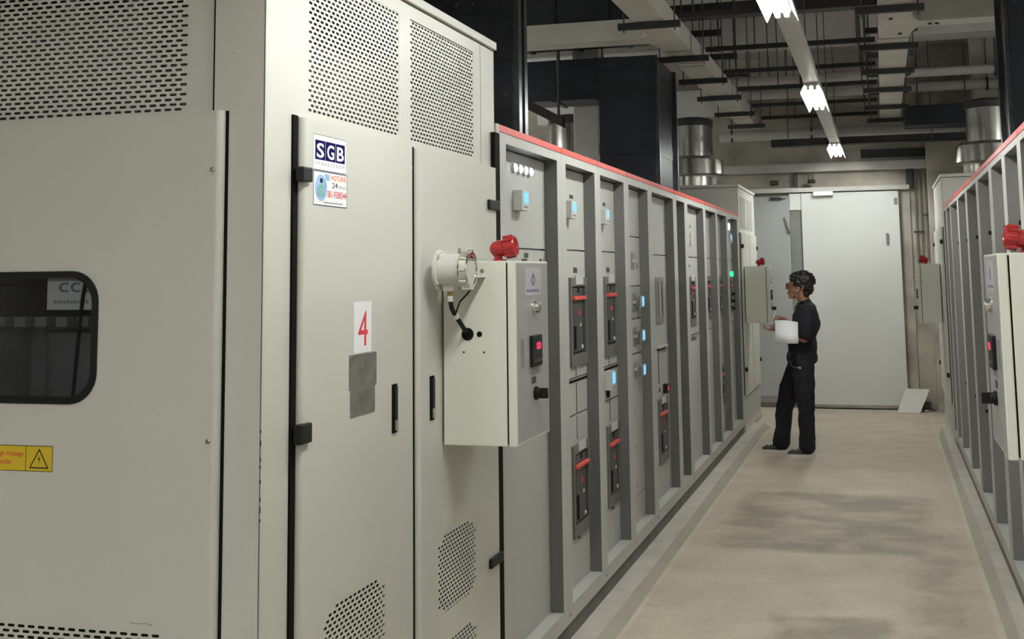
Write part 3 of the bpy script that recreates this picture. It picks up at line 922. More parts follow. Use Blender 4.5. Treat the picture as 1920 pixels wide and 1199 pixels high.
def breaker(fn, a0, a1, b0, b1, parent, tab=True):
    """Withdrawable air circuit breaker: bezel with label notch, recessed fascia, red charging handle."""
    n0 = NP
    am = (a0 + a1) / 2
    br = MB(fn)
    w = 0.028
    br.box(a0, a0 + w, b0, b1, n0, n0 + 0.012)
    br.box(a1 - w, a1, b0, b1, n0, n0 + 0.012)
    br.box(a0 + w, a1 - w, b0, b0 + 0.055, n0, n0 + 0.012)
    br.box(a0 + w, a1 - w, b1 - 0.042, b1, n0, n0 + 0.012)
    B = br.build('breaker', 'bezel', parent)
    if tab:
        MB(fn).box(am - 0.075, am + 0.075, b1 - 0.034, b1 + 0.012, n0 + 0.012, n0 + 0.016).build('top_label', 'ltgrey', B)
    MB(fn).box(a0 + w, a1 - w, b0 + 0.055, b1 - 0.042, n0 - 0.002, n0 + 0.001).build('recess', 'black', B)
    MB(fn).box(a0 + w + 0.02, a1 - w - 0.055, b0 + 0.066, b1 - 0.050, n0 + 0.001, n0 + 0.010).build('fascia', 'dkgrey', B, bevel=0.003)
    hz = b0 + (b1 - b0) * 0.745
    MB(fn).box(a0 + w - 0.005, a1 - w - 0.04, hz, hz + 0.018, n0 + 0.010, n0 + 0.026).build('charging_handle', 'handle', B, bevel=0.004)
    MB(fn).box(am - 0.03, am, hz + 0.035, hz + 0.060, n0 + 0.010, n0 + 0.014).build('button', 'black', B)
    MB(fn).box(am - 0.025, am + 0.005, b0 + 0.24, b0 + 0.262, n0 + 0.010, n0 + 0.014).build('indicator', 'redprint', B)
    MB(fn).box(am + 0.01, am + 0.03, b0 + 0.185, b0 + 0.20, n0 + 0.010, n0 + 0.014).build('button', 'ltgrey', B)
    MB(fn).box(a0 + w + 0.03, a0 + w + 0.055, b0 + 0.08, b0 + 0.19, n0 + 0.010, n0 + 0.018).build('lever', 'black', B)
    MB(fn).lathe((am + 0.05, b0 + 0.085, n0 + 0.010), (0, 0, 1), [(0, 0.011), (0.006, 0.009)], n=12).build('racking_port', 'ltgrey', B)
    return B


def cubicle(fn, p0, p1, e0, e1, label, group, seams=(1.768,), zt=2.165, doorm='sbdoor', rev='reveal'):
    """p0..p1: outer limits; e0..e1: the opening; seams split the recessed doors."""
    base = fn((p0 + p1) / 2, 0.04, -0.4)
    t = thing('switchboard_cubicle', base, label, 'cabinet', group)
    g = 0.0008
    mb = MB(fn)
    mb.box(p0 + g, e0, 0.12, 2.205, -0.08, 0)
    mb.box(e1, p1 - g, 0.12, 2.205, -0.08, 0)
    mb.box(e0, e1, zt, 2.205, -0.08, 0)
    mb.box(e0, e1, 0.12, 0.19, -0.08, 0)
    mb.build('front_frame', 'sbpaint', t)
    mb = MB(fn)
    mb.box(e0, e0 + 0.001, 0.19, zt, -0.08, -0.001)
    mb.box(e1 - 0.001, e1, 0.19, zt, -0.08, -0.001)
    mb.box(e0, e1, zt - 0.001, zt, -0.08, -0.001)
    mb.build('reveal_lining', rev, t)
    MB(fn).box(p0 + g, p1 - g, 0.12, 2.20, -0.98, -0.082).build('carcass', 'sbpaint', t)
    MB(fn).box(p0 + 0.004, p1 - 0.004, 2.205, 2.231, -0.03, 0.003).build('top_trim', 'red', t)
    MB(fn).box(p0 + 0.002, p1 - 0.002, 0.04, 0.119, -0.95, -0.012).build('plinth', 'plinth', t)
    zs = [0.192] + sorted(seams) + [zt - 0.006]
    for i in range(len(zs) - 1):
        z0 = zs[i] + (0.0035 if i else 0)
        z1 = zs[i + 1] - (0.0035 if i < len(zs) - 2 else 0)
        MB(fn).box(e0 + 0.002, e1 - 0.002, z0, z1, -0.08, NP).build('door', doorm, t)
    return t


PL = [(4.53, 4.65), (5.45, 5.61), (6.22, 6.35), (6.97, 7.11), (7.72, 7.87), (8.71, 8.86), (9.23, 9.38), (10.25, 10.38), (11.04, 11.16), (11.81, 11.95), (12.72, 12.86)]
bl = [PL[0][0]] + [(a + b) / 2 for a, b in PL[1:-1]] + [PL[-1][1]]
lab_l = ['grey switchboard cubicle with four lit white lamps, nearest in the left row',
         'left-row cubicle with two red-handled breakers and one small blue meter',
         'left-row cubicle with two red-handled breakers and two small blue meters',
         'left-row cubicle with a column of small drawers and three blue displays',
         'left-row cubicle with a framed window panel and a red lit digit',
         'narrow blank left-row cubicle between the red-digit one and the next breaker',
         'left-row cubicle with one dark breaker at mid height, seventh from the camera',
         'left-row cubicle with a dark breaker slit, eighth from the camera',
         'left-row cubicle with two dark breaker slits, ninth from the camera',
         'last cubicle of the left row, with white lamp and green light']
seams_l = [(1.762,), (0.978, 1.152, 1.768), (0.972, 1.152, 1.770), (0.34, 1.169, 1.377, 1.573, 1.871), (1.150, 1.769), (), (1.162, 1.767), (1.16, 1.767), (1.16, 1.767), (1.16, 1.767)]
CL = []
for i in range(10):
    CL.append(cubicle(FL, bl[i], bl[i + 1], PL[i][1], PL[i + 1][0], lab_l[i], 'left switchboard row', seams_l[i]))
MB(FL).box(4.513, 4.548, 2.190, 2.231, -0.3, 0.004).build('end_cap', 'sbpaint', CL[0])
for i in range(10):
    MB(FL).lathe((bl[i] + 0.03, 0.155, 0.0), (0, 0, 1), [(0, 0.008), (0.003, 0.007)], n=10).build('bolt', 'midgrey', CL[i])

# 1: pilot lamps, meter
c = CL[0]
for a in (4.945, 5.025, 5.105, 5.185):
    l_ = MB(FL).lathe((a, 2.095, NP), (0, 0, 1), [(0, 0.021), (0.010, 0.021), (0.012, 0.017)], n=20).build('pilot_lamp', 'ltgrey', c)
    MB(FL).lathe((a, 2.095, NP + 0.012), (0, 0, 1), [(0, 0.017), (0.005, 0.015), (0.008, 0.008)], n=20).build('lens', 'whiteled', l_)
hmi(FL, 4.943, 5.048, 1.919, 2.003, c, (4.966, 5.034, 1.950, 1.994))
label_plate(FL, 5.13, 1.735, 0.06, 0.02, NP, c)
label_plate(FL, 5.10, 1.715, 0.08, 0.010, NP, c)
label_plate(FL, 5.36, 1.715, 0.03, 0.014, NP, c)
# 2 and 3: two breakers each
for c, (b0, b1), hs, lb in ((CL[1], (5.870, 6.208), [(5.802, 5.905, 1.918, 2.003)], 5.95), (CL[2], (6.648, 6.962), [(6.572, 6.664, 1.917, 2.000), (6.634, 6.737, 1.030, 1.131)], 6.705)):
    for h in hs:
        hmi(FL, *h, c)
    label_plate(FL, lb, 2.030, 0.07, 0.018, NP, c)
    label_plate(FL, (b0 + b1) / 2 - 0.03, 1.671, 0.075, 0.026, NP, c)
    breaker(FL, b0, b1, 1.210, 1.634, c)
    breaker(FL, b0, b1, 0.413, 0.838, c)
    am = (b0 + b1) / 2 - 0.05
    MB(FL).box(b0 - 0.02, b1 + 0.01, 1.133, 1.145, NP, NP + 0.003).build('door_slot', 'gasket', c)
    for z0, z1 in ((0.86, 0.968), (0.985, 1.128), (1.158, 1.205)):
        MB(FL).box(am - 0.005, am + 0.005, z0, z1, NP, NP + 0.002).build('door_rod', 'dkgrey', c)
    MB(FL).lathe((am, 0.405, NP), (0, 0, 1), [(0, 0.016), (0.008, 0.012)], n=12).build('lock', 'dkgrey', c)
MB(FL).box(6.675, 6.70, 0.99, 1.03, NP, -0.045).build('plug', 'black', CL[2])
# 4: column of drawers
c = CL[3]
for b0, b1, lit in ((1.672, 1.775, False), (1.420, 1.530, True), (1.215, 1.327, True), (1.030, 1.121, True)):
    d_ = MB(FL).box(7.44, 7.53, b0, b1, NP, NP + 0.006).build('drawer_handle', 'midgrey', c)
    MB(FL).box(7.45, 7.52, (b0 + b1) / 2 - 0.006, (b0 + b1) / 2 + 0.010, NP + 0.006, NP + 0.016).build('grip', 'ltgrey', d_)
    MB(FL).box(7.585, 7.64, b0 + 0.005, b0 + 0.035, NP, NP + 0.004).build('label_plate', 'midgrey', c)
    if lit:
        k = MB(FL).box(7.508, 7.592, b1 - 0.084, b1 - 0.016, -0.026, -0.012).build('display', 'midgrey', c)
        MB(FL).box(7.515, 7.585, b1 - 0.078, b1 - 0.022, -0.012, -0.0108).build('screen', 'blueled', k)
        MB(FL).box(7.53, 7.58, b1 - 0.08, b1 - 0.02, NP, -0.026).build('display_mount', 'midgrey', c)
for z in (0.40, 0.62, 0.82):
    MB(FL).lathe((7.46, z, NP), (0, 0, 1), [(0, 0.008), (0.004, 0.006)], n=10).build('screw', 'midgrey', c)
# 5: framed window, red digit, lower breaker
c = CL[4]
w_ = MB(FL)
ring(w_, [(8.29, 1.36), (8.48, 1.36), (8.48, 1.59), (8.29, 1.59)], [(8.248, 1.318), (8.52, 1.318), (8.52, 1.62), (8.248, 1.62)], NP, NP + 0.010)
wf = w_.build('window_frame', 'midgrey', c)
MB(FL).box(8.29, 8.48, 1.36, 1.59, NP, NP + 0.003).build('window_pane', 'plate', wf)
MB(FL).box(8.395, 8.43, 1.36, 1.59, NP + 0.003, NP + 0.006).build('window_bar', 'ltgrey', wf)
MB(FL).box(8.27, 8.60, 1.150, 1.163, NP, NP + 0.02).build('ledge', 'sbpaint', c)
MB(FL).box(8.27, 8.60, 1.135, 1.150, NP, NP + 0.003).build('door_slot', 'gasket', c)
MB(FL).box(8.290, 8.302, 0.92, 1.13, NP, NP + 0.004).build('door_rod', 'dkgrey', c)
MB(FL).lathe((8.30, 0.88, NP), (0, 0, 1), [(0, 0.014), (0.008, 0.012)], n=12).build('lock', 'dkgrey', c)
breaker(FL, 8.235, 8.58, 0.404, 0.82, c)
r_ = MB(FL).box(8.455, 8.52, 0.845, 0.905, NP, -0.03).build('digit_display', 'black', c)
text('0', FL, 8.487, 0.860, -0.029, 0.034, 'redled', r_, width=0.03, align='CENTER', bold=0.02)
# 7..10
breaker(FL, 9.745, 10.035, 1.235, 1.615, CL[6])
label_plate(FL, 9.80, 1.70, 0.05, 0.02, NP, CL[6])
label_plate(FL, 9.90, 2.01, 0.06, 0.02, NP, CL[6])
MB(FL).box(9.86, 9.92, 1.86, 1.96, NP, NP + 0.012).build('meter', 'ltgrey', CL[6])
MB(FL).box(9.80, 10.06, 1.150, 1.160, NP, NP + 0.02).build('ledge', 'midgrey', CL[6])
breaker(FL, 10.70, 10.98, 1.245, 1.612, CL[7], False)
breaker(FL, 11.48, 11.78, 1.240, 1.606, CL[8], False)
breaker(FL, 11.48, 11.75, 0.45, 0.80, CL[8], False)
c = CL[9]
breaker(FL, 12.26, 12.54, 1.245, 1.60, c, False)
l_ = MB(FL).lathe((12.43, 2.09, NP), (0, 0, 1), [(0, 0.035), (0.02, 0.03)], n=18).build('pilot_lamp', 'whiteled', c)
hmi(FL, 12.33, 12.45, 1.93, 2.01, c)
MB(FL).lathe((12.52, 1.625, NP), (0, 0, 1), [(0, 0.026), (0.03, 0.024)], n=18).build('pilot_lamp', 'greenled', c)
for z in (1.29, 1.36, 1.43):
    MB(FL).cyl((12.50, z, NP), (12.50, z, NP + 0.045), 0.018, 0.014, n=12).build('rotary_knob', 'black', c)
# small green pilot light on the first cubicle
MB(FL).lathe((5.33, 1.555, NP), (0, 0, 1), [(0, 0.014), (0.02, 0.012)], n=14).build('pilot_lamp', 'greenled', CL[0])

PR = [(4.62, 4.74), (5.47, 5.61), (6.16, 6.32), (6.92, 7.10), (7.88, 8.06), (8.92, 9.10), (9.93, 10.11), (11.03, 11.17), (11.69, 11.90), (12.22, 12.37)]
br_ = [PR[0][0]] + [(a + b) / 2 for a, b in PR[1:-1]] + [PR[-1][1]]
for i in range(9):
    if i == 0:
        lb = 'cubicle of the right-hand row nearest the camera, at the frame edge'
    elif i == 8:
        lb = 'last cubicle of the right-hand row, beside the far transformer cabinet'
    else:
        lb = '%s cubicle of the right-hand row counted from the camera' % ordinal(i)
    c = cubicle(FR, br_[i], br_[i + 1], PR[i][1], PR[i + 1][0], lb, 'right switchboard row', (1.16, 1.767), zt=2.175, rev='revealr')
    e0, e1 = PR[i][1], PR[i + 1][0]
    am = (e0 + e1) / 2
    if e1 - e0 > 0.5:
        MB(FR).box(am - 0.15, am + 0.15, 1.22, 1.62, NP, NP + 0.004).build('breaker_front', 'dkgrey', c)
    MB(FR).cyl((e1 - 0.06, 1.86, NP), (e1 - 0.06, 1.86, NP + 0.02), 0.012, n=10).build('door_knob', 'black', c)
    MB(FR).cyl((e1 - 0.06, 0.72, NP), (e1 - 0.06, 0.72, NP + 0.02), 0.012, n=10).build('door_knob', 'black', c)


# ------------------------------------------------------------------ control boxes and beacons
def emblem(fn, a, b, parent, mirror):
    mb = MB(fn)
    ring(mb, [(a + 0.019 * math.cos(0.35 * i), b + 0.012 * math.sin(0.35 * i)) for i in range(18)], [(a + 0.025 * math.cos(0.35 * i), b + 0.0155 * math.sin(0.35 * i)) for i in range(18)], 0.0, 0.0004)
    mb.box(a - 0.003, a + 0.003, b - 0.022, b + 0.022, 0.0, 0.0005)
    mb.prism([(a - 0.009, b + 0.012), (a + 0.009, b + 0.012), (a, b + 0.024)], 0.0, 0.0005)
    mb.build('emblem', 'purple', parent)


def control_box(xf, s, y0, width, n_back, n_lid0, n_front, label, gauge_holes):
    fn = side(xf, s)
    y1 = y0 + width
    t = thing('control_box', fn((y0 + y1) / 2, 1.118, (n_back + n_front) / 2), label, 'control box', 'wall-mounted control boxes')
    MB(fn).box(y0, y1 - 0.005, 1.119, 1.700, n_back, n_lid0 - 0.005).build('body', 'boxpaint', t, bevel=0.003)
    MB(fn).box(y0 + 0.006, y1 - 0.012, 1.126, 1.693, n_lid0 - 0.006, n_lid0).build('seal', 'gasket', t)
    lid = MB(fn).box(y0, y1, 1.118, 1.699, n_lid0, n_front).build('lid', 'boxpaint', t, bevel=0.004)
    MB(fn).box(y0 + 0.012, y1 - 0.008, 1.126, 1.692, n_front, n_front + 0.0006).build('lid_face', 'lidpaint', lid)
    ff = side(xf + s * (n_front + 0.0006), s)
    k = width / 0.40
    A = lambda v: y0 + (v - 3.83) * k
    MB(ff).box(A(3.945), A(4.138), 1.586, 1.678, 0, 0.0006).build('label_sheet', 'palesheet', lid)
    emblem(side(xf + s * (n_front + 0.0013), s), A(4.04), 1.638, lid, s < 0)
    blurred_line(ff, A(3.96), A(4.12), 1.597, 1.606, 0.0006, 'purple', lid, 10)
    MB(ff).lathe((A(4.04), 1.545, 0), (0, 0, 1), [(0, 0.024), (0.006, 0.024), (0.008, 0.019), (0.02, 0.018), (0.024, 0.012)], n=20).build('cam_lock', 'chrome', lid)
    cd = MB(ff).box(A(3.985), A(4.105), 1.353, 1.455, 0, 0.012).build('temperature_controller', 'black', lid, bevel=0.003)
    text('00', ff, A(4.03) if s > 0 else A(4.09), 1.408, 0.0125, 0.024, 'redled', lid, name='digit_readout', width=0.055 * k, bold=0.02, mirror=s < 0)
    for i in range(4):
        MB(ff).box(A(4.0 + 0.025 * i), A(4.015 + 0.025 * i), 1.368, 1.378, 0.012, 0.014).build('key', 'dkgrey', lid)
    MB(ff).box(A(3.884), A(3.915), 1.362, 1.448, 0, 0.002).build('slot_plate', 'midgrey', lid)
    MB(ff).box(A(4.005), A(4.055), 1.298, 1.320, 0, 0.002).build('switch_label', 'dkgrey', lid)
    MB(ff).lathe((A(4.045), 1.265, 0), (0, 0, 1), [(0, 0.022), (0.010, 0.022), (0.011, 0.017), (0.020, 0.016)], n=18).build('rotary_switch', 'black', lid)
    MB(ff).box(A(4.040), A(4.050), 1.248, 1.282, 0.015, 0.045).build('switch_grip', 'black', lid, bevel=0.002)
    if gauge_holes:
        fz_ = front(y0)
        for x, z, r in ((-1.288, 1.468, 0.0205), (-1.248, 1.468, 0.009), (-1.301, 1.411, 0.003), (-1.233, 1.411, 0.003)):
            MB(fz_).lathe((x, z, 0), (0, 0, 1), [(0, r), (0.0012, r)], n=24).build('cable_hole', 'gasket', t)
        MB(fz_).lathe((-1.237, 1.669, 0), (0, 0, 1), [(0, 0.007), (0.006, 0.005)], n=10).build('bolt', 'steel', t)
    return t


def beacon(xf, s, y, z, nc, label):
    """Red sounder beacon: foot, elbow, body and a wider lens ring tilted up, aimed over the aisle."""
    fn = side(xf, s)
    t = thing('red_beacon', fn(y, z, nc), label, 'beacon', 'red sounder beacons')
    MB(fn).box(y - 0.022, y + 0.022, z, z + 0.006, nc - 0.022, nc + 0.014).build('foot_plate', 'beacon', t, bevel=0.002)
    ax = Vector((0, 0.16, 1)).normalized()
    c0 = Vector((y, z + 0.040, nc - 0.012))
    mb = MB(fn)
    mb.lathe(c0, (0, -1, 0.12), [(-0.004, 0.017), (0.02, 0.015), (0.036, 0.013)], n=16)
    mb.lathe(c0 - ax * 0.026, ax, [(0, 0.001), (0.003, 0.012), (0.010, 0.021), (0.018, 0.0255), (0.028, 0.027), (0.052, 0.027)], n=24, sharp=False)
    mb.build('body', 'beacon', t)
    mb = MB(fn)
    mb.lathe(c0 + ax * 0.026, ax, [(0, 0.029), (0.004, 0.033), (0.034, 0.034), (0.039, 0.031), (0.039, 0.024), (0.033, 0.022)], n=24)
    mb.build('lens_ring', 'beacon', t)
    for i in range(8):
        a_ = math.radians(45 * i + 10)
        u = Vector((1, 0, 0))
        w = ax.cross(u)
        p = c0 + ax * 0.012 + 0.034 * (math.cos(a_) * u + math.sin(a_) * w)
        MB(fn).cyl(p + ax * 0.014, p + ax * 0.046, 0.0045, n=8).build('rib', 'beacon', t)
    return t


control_box(XL, 1, 3.83, 0.40, 0.03, 0.246, 0.273, 'cream control box with red readout hanging beside the round gauge', True)
control_box(XL, 1, 13.02, 0.40, 0.03, 0.246, 0.273, 'distant cream control box in front of the standing person', False)
control_box(XR, -1, 3.83, 0.49, 0.03, 0.222, 0.250, 'cream control box cut by the right edge of the picture', False)
control_box(XR, -1, 13.0, 0.40, 0.03, 0.215, 0.243, 'distant cream control box at the far end on the right', False)
beacon(XL, 1, 3.93, 1.700, 0.196, 'red beacon on the cream control box beside the round gauge')
beacon(XL, 1, 13.15, 1.700, 0.17, 'small red beacon on the distant left control box near the person')
beacon(XR, -1, 3.96, 1.700, 0.165, 'large red beacon on the control box at the right picture edge')
beacon(XR, -1, 13.15, 1.700, 0.16, 'small red beacon on the distant right control box')

# round gauge housing on the side of the near control box
YG, ZG = 3.715, 1.672
t = thing('round_gauge', (XL + 0.12, YG, 1.60), 'white round instrument housing with chrome bezel and black cable on the box side', 'gauge')
fx = lambda a, b, n: (XL + n, a, b)
MB(fx).lathe((YG, ZG, 0.055), (0, 0, 1), [(0, 0.060), (0.002, 0.064), (0.010, 0.064), (0.012, 0.060)], n=36).build('flange', 'whitepaint', t)
MB(fx).lathe((YG, ZG, 0.066), (0, 0, 1), [(0, 0.051), (0.072, 0.051)], n=36).build('housing', 'whitepaint', t)
mb = MB(fx)
prof = [(0.138, 0.050), (0.138, 0.058), (0.142, 0.060), (0.164, 0.060), (0.168, 0.056), (0.168, 0.047), (0.150, 0.046)]
mb.lathe((YG, ZG, 0), (0, 0, 1), prof, n=40)
bz = mb.build('bezel', 'chrome', t)
for i in range(10):
    a_ = math.radians(36 * i)
    MB(fx).cyl((YG + 0.060 * math.cos(a_), ZG + 0.060 * math.sin(a_), 0.142), (YG + 0.060 * math.cos(a_), ZG + 0.060 * math.sin(a_), 0.164), 0.006, n=8).build('bezel_lug', 'chrome', bz)
MB(fx).lathe((YG, ZG, 0.160), (0, 0, 1), [(0, 0.046), (0.001, 0.046)], n=32).build('dial', 'white', t)
MB(fx).box(YG - 0.002, YG + 0.002, ZG - 0.01, ZG + 0.035, 0.1612, 0.1620).build('needle', 'black', t)
MB(fx).lathe((YG, ZG, 0.1635), (0, 0, 1), [(0, 0.0465), (0.002, 0.0465)], n=32).build('cover_glass', 'lens', t)
for sy_ in (-1, 1):
    for sz_ in (-1, 1):
        MB(fx).lathe((YG + sy_ * 0.04, ZG + sz_ * 0.042, 0.067), (0, 0, 1), [(0, 0.006), (0.006, 0.006)], n=8).build('flange_bolt', 'chrome', t)
MB(fx).cyl((YG, ZG + 0.049, 0.125), (YG, ZG + 0.068, 0.125), 0.006, n=10).build('top_plug', 'chrome', t)
MB(fx).box(YG - 0.02, YG + 0.02, ZG - 0.066, ZG - 0.046, 0.075, 0.112).build('terminal_block', 'whitepaint', t, bevel=0.004)
MB(fx).cyl((YG, ZG - 0.062, 0.094), (YG, ZG - 0.080, 0.094), 0.010, 0.008, n=12).build('cable_gland', 'brass', t)
MB(fx).cyl((YG, ZG - 0.080, 0.094), (YG, ZG - 0.098, 0.095), 0.009, n=12).build('cable_sleeve', 'white', t)
MB(fx).tube([(YG, ZG - 0.096, 0.095), (YG + 0.005, ZG - 0.118, 0.097), (YG + 0.025, ZG - 0.138, 0.100), (YG + 0.06, ZG - 0.165, 0.106), (YG + 0.095, ZG - 0.192, 0.110), (YG + 0.117, ZG - 0.202, 0.112)], 0.0075, 10).build('cable', 'black', t)
MB(fx).tube([(YG + 0.02, ZG - 0.055, 0.16), (YG + 0.03, ZG - 0.075, 0.14), (YG + 0.03, ZG - 0.10, 0.115), (YG + 0.028, ZG - 0.132, 0.104)], 0.0028, 6).build('thin_cable', 'black', t)
MB(fx).cyl((YG + 0.026, ZG - 0.136, 0.099), (YG + 0.040, ZG - 0.148, 0.102), 0.010, n=10).build('cable_tie', 'white', t)
MB(fx).box(YG + 0.02, 3.83, ZG - 0.024, ZG - 0.018, 0.08, 0.175).build('bracket', 'whitepaint', t)

# ------------------------------------------------------------------ lighting trunking and fluorescent fittings
TX = -0.445
t = thing('lighting_trunking', (TX, 6.4, 3.02), 'long white trunking running over the aisle between the ceiling lamps', 'trunking')
segs = [-3.0, -0.2, 2.6, 5.4, 7.75, 9.35, 11.3, 13.2, 15.3]
for i in range(len(segs) - 1):
    MB().box(TX - 0.052, TX + 0.052, segs[i] + 0.002, segs[i + 1] - 0.002, 3.02, 3.075).build('channel', 'trunk', t)
for y in segs[1:-1]:
    MB().box(TX - 0.055, TX + 0.055, y - 0.03, y + 0.03, 3.018, 3.022).build('joint_cover', 'trunk', t)
for y in (-1.6, 1.2, 4.0, 6.9, 8.7, 10.6, 12.1, 14.3):
    MB().cyl((TX, y, 3.07), (TX, y, Z_CEIL), 0.005, n=6).build('hanger_rod', 'rod', t)
lamp_y = [(-1.5, 'ceiling lamp on the aisle trunking behind the camera'), (2.22, 'ceiling lamp over the foreground transformer cabinet, above the frame'),
          (5.30, 'bright ceiling lamp at the top edge, nearest of the visible ones'), (9.25, 'middle one of the three glowing ceiling lamps'), (13.75, 'farthest glowing ceiling lamp, before the far wall')]


def fitting(TX, y, bm_, lb):
    L_ = 1.22
    t = thing('fluorescent_fitting', (TX, y + L_ / 2, 2.95), lb, 'lamp', 'fluorescent fittings on the trunking')
    MB().box(TX - 0.045, TX + 0.045, y, y + L_, 2.995, 3.0165).build('batten', bm_, t)
    for s_ in (-1, 1):
        x0, x1 = TX + s_ * 0.046, TX + s_ * 0.080
        P = [(x0, y, 3.012), (x1, y, 2.945), (x0, y + L_, 3.012), (x1, y + L_, 2.945)]
        MB().hexa(P + [(p[0] + s_ * 0.003, p[1], p[2] + 0.0015) for p in P]).build('reflector_wing', 'reflector', t)
        MB().cyl((TX + s_ * 0.024, y + 0.02, 2.978), (TX + s_ * 0.024, y + L_ - 0.02, 2.978), 0.0135, n=12).build('tube', 'tube', t)
        for yy in (y + 0.005, y + L_ - 0.025):
            MB().box(TX + s_ * 0.024 - 0.012, TX + s_ * 0.024 + 0.012, yy, yy + 0.02, 2.966, 2.997).build('lamp_holder', 'white', t)
    return t


for y, lb in lamp_y:
    fitting(TX, y, 'trunk', lb)
order3 = ['nearest', 'middle', 'farthest']
for x, sd, ys in ((-4.9, 'left', (5.5, 9.5, 13.3)), (2.9, 'right', (6.0, 10.0))):  # unseen battens, added to throw light up onto the ceiling and upper walls
    for q, y in enumerate(ys):
        t = thing('added_batten', (x, y + 0.6, 2.95), 'unseen bare batten added behind the %s row to light the ceiling, %s one' % (sd, order3[q] if len(ys) == 3 else ('nearer', 'farther')[q]), 'lamp', 'unseen battens added for ceiling light')
        MB().box(x - 0.03, x + 0.03, y, y + 1.22, 3.0, 3.05).build('batten', 'trunk', t)
        for s_ in (-1, 1):
            MB().cyl((x + s_ * 0.045, y + 0.02, 2.995), (x + s_ * 0.045, y + 1.20, 2.995), 0.0135, n=12).build('tube', 'tube', t)
        for yy in (y + 0.003, y + 1.197):
            MB().box(x - 0.06, x + 0.06, yy, yy + 0.02, 2.980, 3.01).build('lamp_holder', 'white', t)
            MB().cyl((x, yy + 0.01, 3.05), (x, yy + 0.01, Z_CEIL), 0.005, n=6).build('hanger_rod', 'rod', t)
# unseen fittings added behind the camera to brighten the cabinet faces towards it
for x, lb in ((-3.3, 'leftmost unseen ceiling lamp added behind the camera to light the cabinet end'), (-1.9, 'second unseen ceiling lamp from the left, added behind the camera for light'), (1.0, 'right-hand unseen ceiling lamp added behind the camera for light')):
    t = fitting(x, -1.5, 'trunk', lb)
    MB().cyl((x, -1.2, 3.01), (x, -1.2, Z_CEIL), 0.006, n=6).build('hanger_rod', 'rod', t)
    MB().cyl((x, -0.6, 3.01), (x, -0.6, Z_CEIL), 0.006, n=6).build('hanger_rod', 'rod', t)

# ------------------------------------------------------------------ busbar ducts, hangers, risers
t = thing('busbar_duct', (-1.5, 9.25, 3.40), 'pale grey overhead duct above the left row, with a branch to the left', 'duct')
mb = MB()
mb.box(-1.605, -1.39, 7.2, 15.45, 3.40, 3.55)
mb.build('main_run', 'duct', t)
MB().box(-2.75, -1.66, 9.12, 9.34, 3.40, 3.56).build('branch', 'duct', t)
MB().prism([(-1.66, 9.12), (-1.605, 9.00), (-1.605, 9.60), (-1.64, 9.42), (-1.66, 9.34)], 3.40, 3.56).build('elbow', 'duct', t)
for y in (9.75, 10.35, 10.5, 12.6, 14.4):
    MB().box(-1.61, -1.385, y - 0.01, y + 0.01, 3.397, 3.555).build('joint', 'midgrey', t)
t = thing('busbar_duct', (0.16, 9.25, 3.40), 'pale grey overhead duct right of the lamps, with a branch to the right', 'duct')
MB().box(0.045, 0.27, 7.4, 15.45, 3.40, 3.55).build('main_run', 'duct', t)
MB().box(0.325, 1.75, 9.12, 9.34, 3.40, 3.56).build('branch', 'duct', t)
MB().prism([(0.27, 9.00), (0.27, 9.60), (0.305, 9.42), (0.325, 9.34), (0.325, 9.12)], 3.40, 3.56).build('elbow', 'duct', t)
for y in (9.75, 12.6):
    MB().box(0.04, 0.275, y - 0.01, y + 0.01, 3.397, 3.555).build('joint', 'midgrey', t)
for x, y in ((0.13, 8.95), (0.20, 9.55), (0.40, 9.23), (0.45, 9.23)):
    MB().cyl((x, y, 3.39), (x, y, 3.402), 0.015, n=8).build('bolt', 'strut', t)
hy = [8.50, 9.98, 11.24, 12.42, 13.78, 15.0]
for i, y in enumerate(hy):
    o = 'nearest' if i == 0 else '%s from the camera' % ordinal(i)
    for x0, x1, sd in ((-1.72, -1.28, 'left'), (-0.10, 0.34, 'right')):
        t = thing('duct_hanger', ((x0 + x1) / 2, y, 3.36), 'dark strut hanger under the %s overhead duct, %s' % (sd, o), 'hanger', 'strut hangers under the overhead ducts')
        MB().box(x0, x1, y - 0.022, y + 0.022, 3.352, 3.398).build('strut', 'strut', t)
        for x in (x0 + 0.04, x1 - 0.04):
            MB().cyl((x, y, 3.33), (x, y, Z_CEIL), 0.006, n=6).build('rod', 'rod', t)
    t = thing('cross_strut', (-0.7, y + 0.35, 3.5), 'long thin strut spanning between both overhead ducts, %s' % o, 'strut', 'cross struts over the lamps')
    yy = min(y + 0.45, 15.45)
    MB().box(-1.36, 0.02, yy - 0.02, yy + 0.02, 3.50, 3.54).build('channel', 'strut', t)
    for x in (-1.25, -0.95, -0.12):
        MB().cyl((x, yy, 3.49), (x, yy, Z_CEIL), 0.006, n=6).build('rod', 'rod', t)
    if i in (1, 2, 3):
        t = thing('upper_strut', (-1.4, y + 0.9, 3.72), 'short upper strut beside the left overhead duct, %s' % o, 'strut', 'short upper struts')
        MB().box(-1.56, -1.28, y + 0.88, y + 0.92, 3.72, 3.775).build('channel', 'strut', t)
        for x in (-1.53, -1.31):
            MB().cyl((x, y + 0.9, 3.71), (x, y + 0.9, Z_CEIL), 0.006, n=6).build('rod', 'rod', t)
    if i in (1, 2, 3, 4):
        t = thing('upper_strut', (0.0, y + 0.6, 3.62), 'short upper strut at the right overhead duct, %s' % o, 'strut', 'short upper struts')
        MB().box(-0.06, 0.36, y + 0.58, y + 0.62, 3.60, 3.645).build('channel', 'strut', t)
        for x in (-0.03, 0.33):
            MB().cyl((x, y + 0.6, 3.59), (x, y + 0.6, Z_CEIL), 0.006, n=6).build('rod', 'rod', t)
